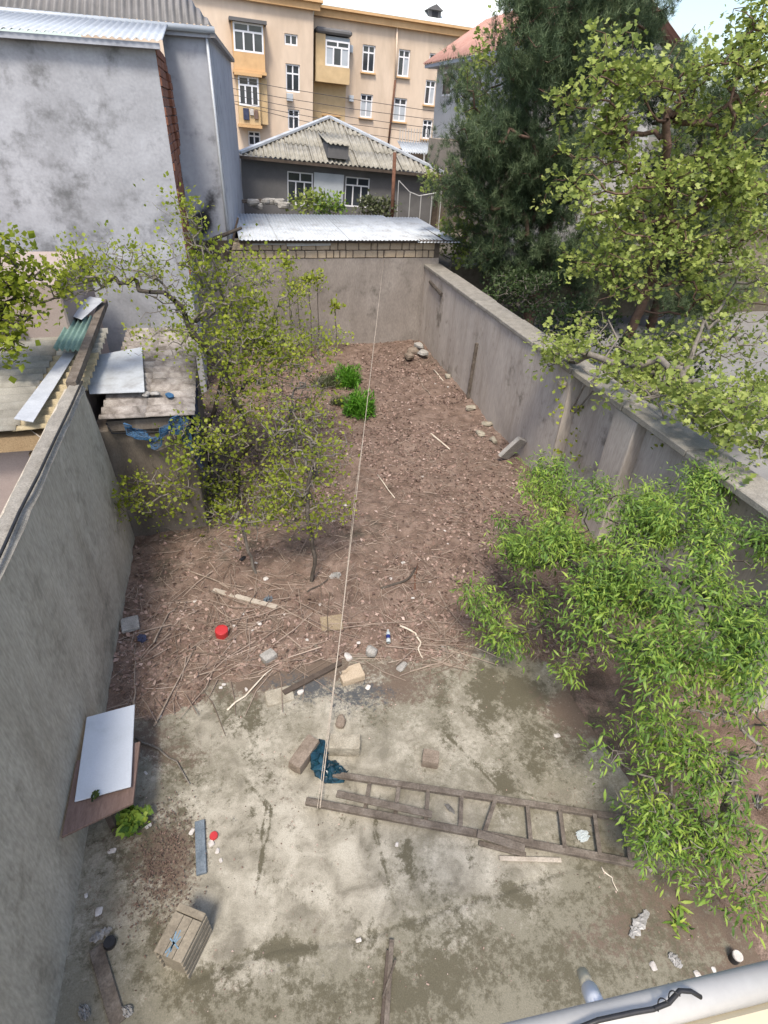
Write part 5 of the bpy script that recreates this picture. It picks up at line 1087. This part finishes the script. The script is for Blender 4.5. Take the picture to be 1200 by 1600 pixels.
# dark plastic bag
def bag(name, pts, m, label, cat, seed, h=.1, w=.1, crin=.35):
    r_ = np.random.RandomState(seed); mb = MB(); n = 14; rings = []
    P = [Vector(p) for p in pts]; m_ = 16
    for i in range(m_):
        t = i/(m_-1)*(len(P)-1); k = min(int(t), len(P)-2); p = P[k].lerp(P[k+1], t-k); d = (P[k+1]-P[k]).normalized(); s = Vector((-d.y, d.x, 0))
        env = (math.sin(math.pi*(i+.6)/(m_+.2)))**.5
        for j in range(n):
            a = 2*math.pi*j/n; rr_ = env*(1+crin*r_.normal())
            mb.v.append(tuple(p+s*math.cos(a)*w*rr_+Vector((0, 0, max(.004, h*.42+h*.55*math.sin(a)*rr_)))))
    for i in range(m_-1):
        for j in range(n): mb.f.append((i*n+j, i*n+(j+1) % n, (i+1)*n+(j+1) % n, (i+1)*n+j))
    mb.f += [tuple(range(n)), tuple((m_-1)*n+j for j in range(n))]
    return mb.build(name, m, label=label, cat=cat)
bag('plastic_bag', [G(500, 1160), G(497, 1190), G(508, 1208), G(525, 1215), G(537, 1205)], m_bag_blue, 'crumpled dark blue plastic bag between two blocks by the ladder', 'bag', 1, .13, .11)
bag('plastic_bag', [G(517, 1200), G(530, 1222)], m_bag_blue, 'end flap of the crumpled dark bag touching the ladder', 'bag', 2, .12, .08)
bag('white_bag', [G(985, 1465, .01), G(998, 1445, .01), G(1012, 1425, .01)], m_bag_white, 'torn clear plastic bag on the dirty slab below the ladder end', 'bag', 3, .03, .04, .4)
bag('white_bag', [G(1045, 1490, .01), G(1065, 1512, .01)], m_bag_white, 'white plastic wrapper just above the pipe rail', 'bag', 4, .025, .035, .35)
bag('white_bag', [G(1175, 1255, .05), G(1190, 1262, .05)], m_bag_white, 'white plastic bag among the leaves at the right edge', 'bag', 5, .08, .07, .5)
bag('white_bag', [G(905, 1298, .01), G(915, 1315, .01)], m_clear, 'clear plastic film between two ladder rungs', 'bag', 6, .015, .07, .25)
bag('white_bag', [G(140, 1470, .01), G(175, 1452, .01)], m_bag_white, 'thin white plastic strip at the foot of the left wall', 'bag', 7, .03, .03, .5)
bag('white_bag', [G(125, 1590, .01), G(140, 1575, .01)], m_bag_white, 'white plastic scrap in the bottom left corner', 'bag', 8, .04, .05, .5)
bag('white_bag', [G(195, 1590, .01), G(205, 1572, .01)], m_bag_white, 'white scrap at the bottom edge left of the crate', 'bag', 9, .04, .035, .5)
bag('blue_rag', [GS(412, 940), GS(426, 938)], m_slate, 'blue rag beside the end of the pale plank', 'rag', 10, .07, .05, .5)
bag('purple_rag', [GS(218, 995), GS(226, 1005)], m_lichen, 'dark purple rag by the flat stone at the left wall', 'rag', 11, .07, .05, .5)
bag('white_cup', [GS(515, 905), GS(532, 898)], m_bag_white, 'crushed whitish cup on the soil right of the thin tree', 'cup', 12, .07, .06, .3)
bag('black_pot', [GS(378, 874), GS(381, 876)], m_black, 'small black lump on the soil under the leaning grey stem', 'lump', 13, .07, .06, .2)
bag('foil_scrap', [G(704, 1262, .02), G(700, 1266, .02)], m_bag_white, 'small white crumpled paper between the ladder rails', 'paper', 14, .05, .05, .5)
def lathe(mb, base, ax, prof, n=18):
    ax = Vector(ax).normalized(); a = ax.cross(Vector((0, 0, 1)) if abs(ax.z) < .9 else Vector((1, 0, 0))).normalized(); b = ax.cross(a); base = Vector(base)
    b0 = len(mb.v)
    for (r, t) in prof:
        for k in range(n):
            th = 2*math.pi*k/n; mb.v.append(tuple(base+ax*t+(a*math.cos(th)+b*math.sin(th))*r))
    for i in range(len(prof)-1):
        for k in range(n): mb.f.append((b0+i*n+k, b0+i*n+(k+1) % n, b0+(i+1)*n+(k+1) % n, b0+(i+1)*n+k))
    mb.f.append(tuple(b0+k for k in range(n))); mb.f.append(tuple(b0+(len(prof)-1)*n+k for k in range(n))); return mb
p = GS(347, 993)
lathe(MB(), p-Vector((0, 0, .01)), (.05, -.08, 1), [(.085, 0), (.092, .03), (.095, .13), (.09, .15), (.05, .155)]).build('red_pot', m_red, smooth=False, label='upturned round red plastic pot on the brown soil', cat='pot', bevel=.004)
a, b = GS(607, 1004, .035), GS(606, 978, .035); ax = (b-a).normalized()
bo = thing('plastic_bottle', 'clear plastic water bottle with blue label lying on the soil', 'bottle', a)
lathe(MB(), a, ax, [(.022, 0), (.033, .008), (.033, .06), (.031, .065)], 14).build('body', m_clear, bo, smooth=True)
lathe(MB(), a+ax*.065, ax, [(.0325, 0), (.0325, .065)], 14).build('label_band', m_blue_label, bo, smooth=True)
lathe(MB(), a+ax*.13, ax, [(.031, 0), (.033, .006), (.032, .05), (.014, .085), (.014, .095)], 14).build('shoulder', m_clear, bo, smooth=True)
lathe(MB(), a+ax*.225, ax, [(.016, 0), (.016, .015)], 12).build('cap', m_white_paint, bo)
p = G(1145, 1500); jr = thing('black_jar', 'small black jar with a white lid near the pipe rail', 'jar', p)
lathe(MB(), p, (0, 0, 1), [(.04, 0), (.044, .02), (.044, .1)]).build('body', m_black, jr); lathe(MB(), p+Vector((0, 0, .101)), (0, 0, 1), [(.045, 0), (.045, .02), (.04, .025)]).build('lid', m_scrap, jr)
lathe(MB(), G(334, 1307, .006), (.1, 0, 1), [(.04, 0), (.045, .012), (.04, .03)]).build('red_lid_disc', m_red, label='red plastic cap right of the blue grey slat', cat='cap')
MB().prism([GS(500, 965, .02), GS(534, 960, .02), GS(536, 984, .02), GS(503, 986, .02)], (0, 0, .01)).build('cardboard_sheet', m_carton, label='tan cardboard scrap on the soil beside the rope', cat='cardboard')
lathe(MB(), G(172, 1476, .004), (.1, .1, 1), [(.05, 0), (.055, .03), (.05, .06)]).build('black_cup', m_black, label='black cup on the slab near the left wall foot', cat='cup')
# sticks singled out
def stick(px, r, m, label, seed, lift=.02, wob=.03, cat='stick', zs=None):
    r_ = np.random.RandomState(seed); P = [GS(*q, lift) if zs is None else G(*q, zs[i]) for i, q in enumerate(px)]; out = []
    for i in range(len(P)-1):
        for t in (0, .33, .66): out.append(P[i].lerp(P[i+1], t)+Vector((*(r_.normal(0, wob*.35, 2) if (i or t) else (0, 0)), abs(r_.normal(0, wob*.2)))))
    out.append(P[-1]); n = len(out)
    return MB().tube(out, [r*(1-.5*i/n) for i in range(n)], 6).build('stick', m, smooth=True, label=label, cat=cat)
stick([(668, 673), (703, 702)], .022, m_stick_pale, 'straight white stick on the soil near the right wall', 1, wob=.005)
stick([(590, 742), (617, 778)], .014, m_stick_pale, 'thin pale stick on the soil right of the rope', 2, wob=.02)
stick([(652, 585), (662, 605), (672, 616)], .02, m_stick, 'bent stick near the far right corner', 3)
stick([(678, 578), (695, 598)], .02, m_stick_pale, 'pale stick along the foot of the right wall', 4)
stick([(625, 978), (650, 990), (657, 1005), (653, 1015), (661, 1029)], .016, m_stick_pale, 'crooked peeled stick right of the plastic bottle', 5, wob=.02)
stick([(595, 920), (625, 912), (640, 902), (652, 885)], .026, m_bark, 'dark forked branch on the soil right of the rope', 6)
stick([(648, 922), (650, 900), (653, 880)], .014, m_rust, 'short reddish twig crossing the dark forked branch', 7)
stick([(212, 1153), (245, 1172), (275, 1190), (296, 1225)], .014, m_bark_grey, 'curved bare branch right of the white board', 8)
stick([(240, 1135), (275, 1070), (305, 1010)], .014, m_stick, 'long thin stick leaning up from the white board corner', 9)
stick([(290, 1058), (345, 1045), (395, 1030)], .012, m_stick, 'long thin stick on the soil below the red pot', 10)
stick([(240, 1005), (262, 960), (275, 950)], .013, m_stick, 'thin stick parallel to the left wall on the soil', 11)
stick([(355, 1110), (395, 1075), (425, 1045)], .014, m_stick_pale, 'straight pale stick by the flat slab at the soil edge', 12)
stick([(290, 890), (340, 910), (385, 925)], .014, m_stick, 'grey stick just above the pale plank', 13)
stick([(640, 1050), (690, 1035), (750, 990)], .014, m_stick, 'long stick at the soil edge below the peach tree', 14)
stick([(430, 945), (470, 965), (505, 985)], .012, m_stick, 'stick running from the pale plank to the cardboard', 15)
stick([(940, 1355), (955, 1370), (965, 1392)], .008, m_stick_pale, 'thin pale twig below the right ladder end', 16, lift=.01)
stick([(480, 925), (500, 915), (520, 900)], .013, m_bark, 'dark twig by the foot of the thin young tree', 17)
stick([(208, 1100), (210, 1050), (212, 1005)], .012, m_stick, 'upright reed along the foot of the left wall', 18)
MB().beam(GS(731, 622, .0), AX(745, 536, XR-.05), .085, .05).build('leaning_post', m_wood_grey, bevel=.006, label='dark grey post leaning against the right wall', cat='post')
lp0 = G(690, 450, 2.0); MB().tube([AX(672, 440, XR-.02), AX(690, 460, XR-.03)], .05, 7).build('log_stub', m_bark, label='short dark log stub on the right wall near the far corner', cat='log')
rubble('yellow_ball', AX(878, 602, XR-.09)-Vector((0, 0, .06)), (.19, .19, .19), m_stone2, 'pale yellowish ball hanging on the right wall step', 'ball', seed=9, sq=1.0)
# loose white scraps
rs = np.random.RandomState(202); k = 0
spots = [(415, 905), (380, 960), (356, 985), (395, 985), (405, 975), (366, 980), (560, 1005), (645, 935), (700, 850), (672, 910), (686, 925), (695, 830), (640, 640), (660, 745), (540, 790), (520, 815), (575, 1075), (500, 945), (445, 960), (350, 1070), (345, 1075), (480, 1000), (385, 1078), (305, 940), (250, 1120), (400, 880), (690, 1010), (610, 905), (630, 880),
         (228, 1208), (175, 1330), (232, 1290), (330, 1318), (340, 1330), (300, 1300), (345, 1345), (155, 1425), (135, 1400), (560, 1470), (620, 1320), (1020, 1510), (1090, 1525), (1115, 1515), (870, 1150), (680, 600), (700, 605)]
LM = {'the red pot': (347, 985), 'the pale plank': (385, 935), 'the plastic bottle': (607, 990), 'the thin young tree foot': (488, 915), 'the dark forked branch': (625, 910), 'the straight white stick': (685, 688), 'the nearer leafy plant': (562, 640), 'the broken notched stone': (549, 1055),
      'the dark plank': (487, 1060), 'the white board': (170, 1180), 'the blue grey slat': (313, 1325), 'the slatted crate': (290, 1470), 'the wooden ladder middle': (740, 1285), 'the pipe rail': (1080, 1540), 'the peach tree edge': (735, 900), 'the dark plastic bag': (510, 1200), 'the brown board corner': (120, 1330), 'the bottom wood strips': (608, 1530), 'the rope middle': (552, 800), 'the far right corner': (670, 560)}
near = {}
for q in spots: near.setdefault(min(LM, key=lambda n: math.hypot(LM[n][0]-q[0], LM[n][1]-q[1])), []).append(q)
ORD = ['nearest', 'second nearest', 'third nearest', 'fourth nearest', 'fifth nearest', 'sixth nearest', 'seventh nearest']
for ln_, qs in near.items():
    for ki, (x, y) in enumerate(sorted(qs, key=lambda q: math.hypot(LM[ln_][0]-q[0], LM[ln_][1]-q[1]))):
        p = GS(x, y); s = rs.uniform(.04, .09)
        rubble('white_chip', p, (s, s*rs.uniform(.5, .9), s*.3), m_scrap, 'small whitish rubble chip, '+ORD[ki]+' to '+ln_, 'chip', 'white chips on the yard floor', seed=k, sq=.45); k += 1
for i, (x, y) in enumerate(((645, 552), (655, 545), (640, 560), (660, 556))):
    rubble('corner_rubble', GS(x, y), (.4, .3, .2), m_grey_stone if i % 2 else m_stone3, ['front', 'rear', 'left', 'right'][i]+' lump of rubble heaped in the far right corner of the yard', 'rubble', 'far corner rubble', seed=30+i)
for i, (x, y) in enumerate(((760, 665), (750, 680), (700, 590), (770, 690), (735, 640))):
    rubble('wall_stone', GS(x, y), (.3, .18, .12), m_stone2, ['fourth', 'third', 'farthest', 'nearest', 'second farthest'][i]+' rough stone along the foot of the right wall', 'stone', 'stones along the right wall foot', seed=40+i)
# ------------------------------------------------------------------ rope, and the rail below the window
r0, r1 = AY(600, 404, YB-.03), G(500, 1262, .12)
MB().tube([r0.lerp(r1, t)-Vector((0, 0, .0)) for t in (0, .25, .5, .75, 1)], .0065, 6).build('rope', m_rope, smooth=True, label='pale rope stretched from the back wall down to the ladder', cat='rope')
MB().tube([r0.lerp(r1, .55), r0.lerp(r1, .68)+Vector((-.03, 0, -.02)), r0.lerp(r1, .86), r1+Vector((-.03, .0, 0))], .004, 5).build('rope', m_rope, smooth=True, label='second loose strand wound along the lower end of the rope', cat='rope')
zr = 5.0
e0, e1 = G(1330, 1500, zr), G(640, 1670, zr)
ra = thing('pipe_rail', 'grey white plastic pipe rail crossing the bottom right corner', 'pipe', e0.lerp(e1, .5))
MB().tube([e0, e1], .028, 20).build('pipe', m_pvc, ra, smooth=True)
s0, s1 = G(938, 1585, zr), G(911, 1522, zr-.12)
MB().tube([s0, s0.lerp(s1, .55)], .017, 14).build('stub_pipe', m_frame, ra, smooth=True); MB().tube([s0.lerp(s1, .55), s1], .013, 14).build('stub_end', m_cream, ra, smooth=True)
dr = (e0-e1).normalized(); per = Vector((dr.y, -dr.x, 0))
if per.y > 0: per = -per
w_ = [G(890, 1612, zr+.04), G(935, 1594, zr+.045), G(990, 1582, zr+.045), G(1020, 1577, zr+.045), G(1045, 1567, zr+.05), G(1062, 1548, zr+.05), G(1080, 1549, zr+.048), G(1095, 1558, zr+.04)]
MB().tube(w_, .0042, 8).build('black_wire', m_black, smooth=True, label='black cable tied along the plastic pipe rail', cat='cable')
cw = []
for i in range(30):
    t = i/29; p = w_[3].lerp(w_[5], t)+Vector((0, 0, .004)); a = t*5*math.pi; cw.append(p+per*math.sin(a)*.006+Vector((0, 0, .006*math.cos(a))))
MB().tube(cw, .0012, 6).build('wire_tie', m_black, smooth=True, label='thin black wire twisted round the cable on the pipe rail', cat='wire')
q0, q1 = e0+per*.027+Vector((0, 0, .005)), e1+per*.027+Vector((0, 0, .005))
MB().prism([q0, q1, q1+per*.6, q0+per*.6], (0, 0, -.12)).build('window_ledge', m_cream, bevel=.01, label='cream painted window ledge in the bottom right corner', cat='ledge')
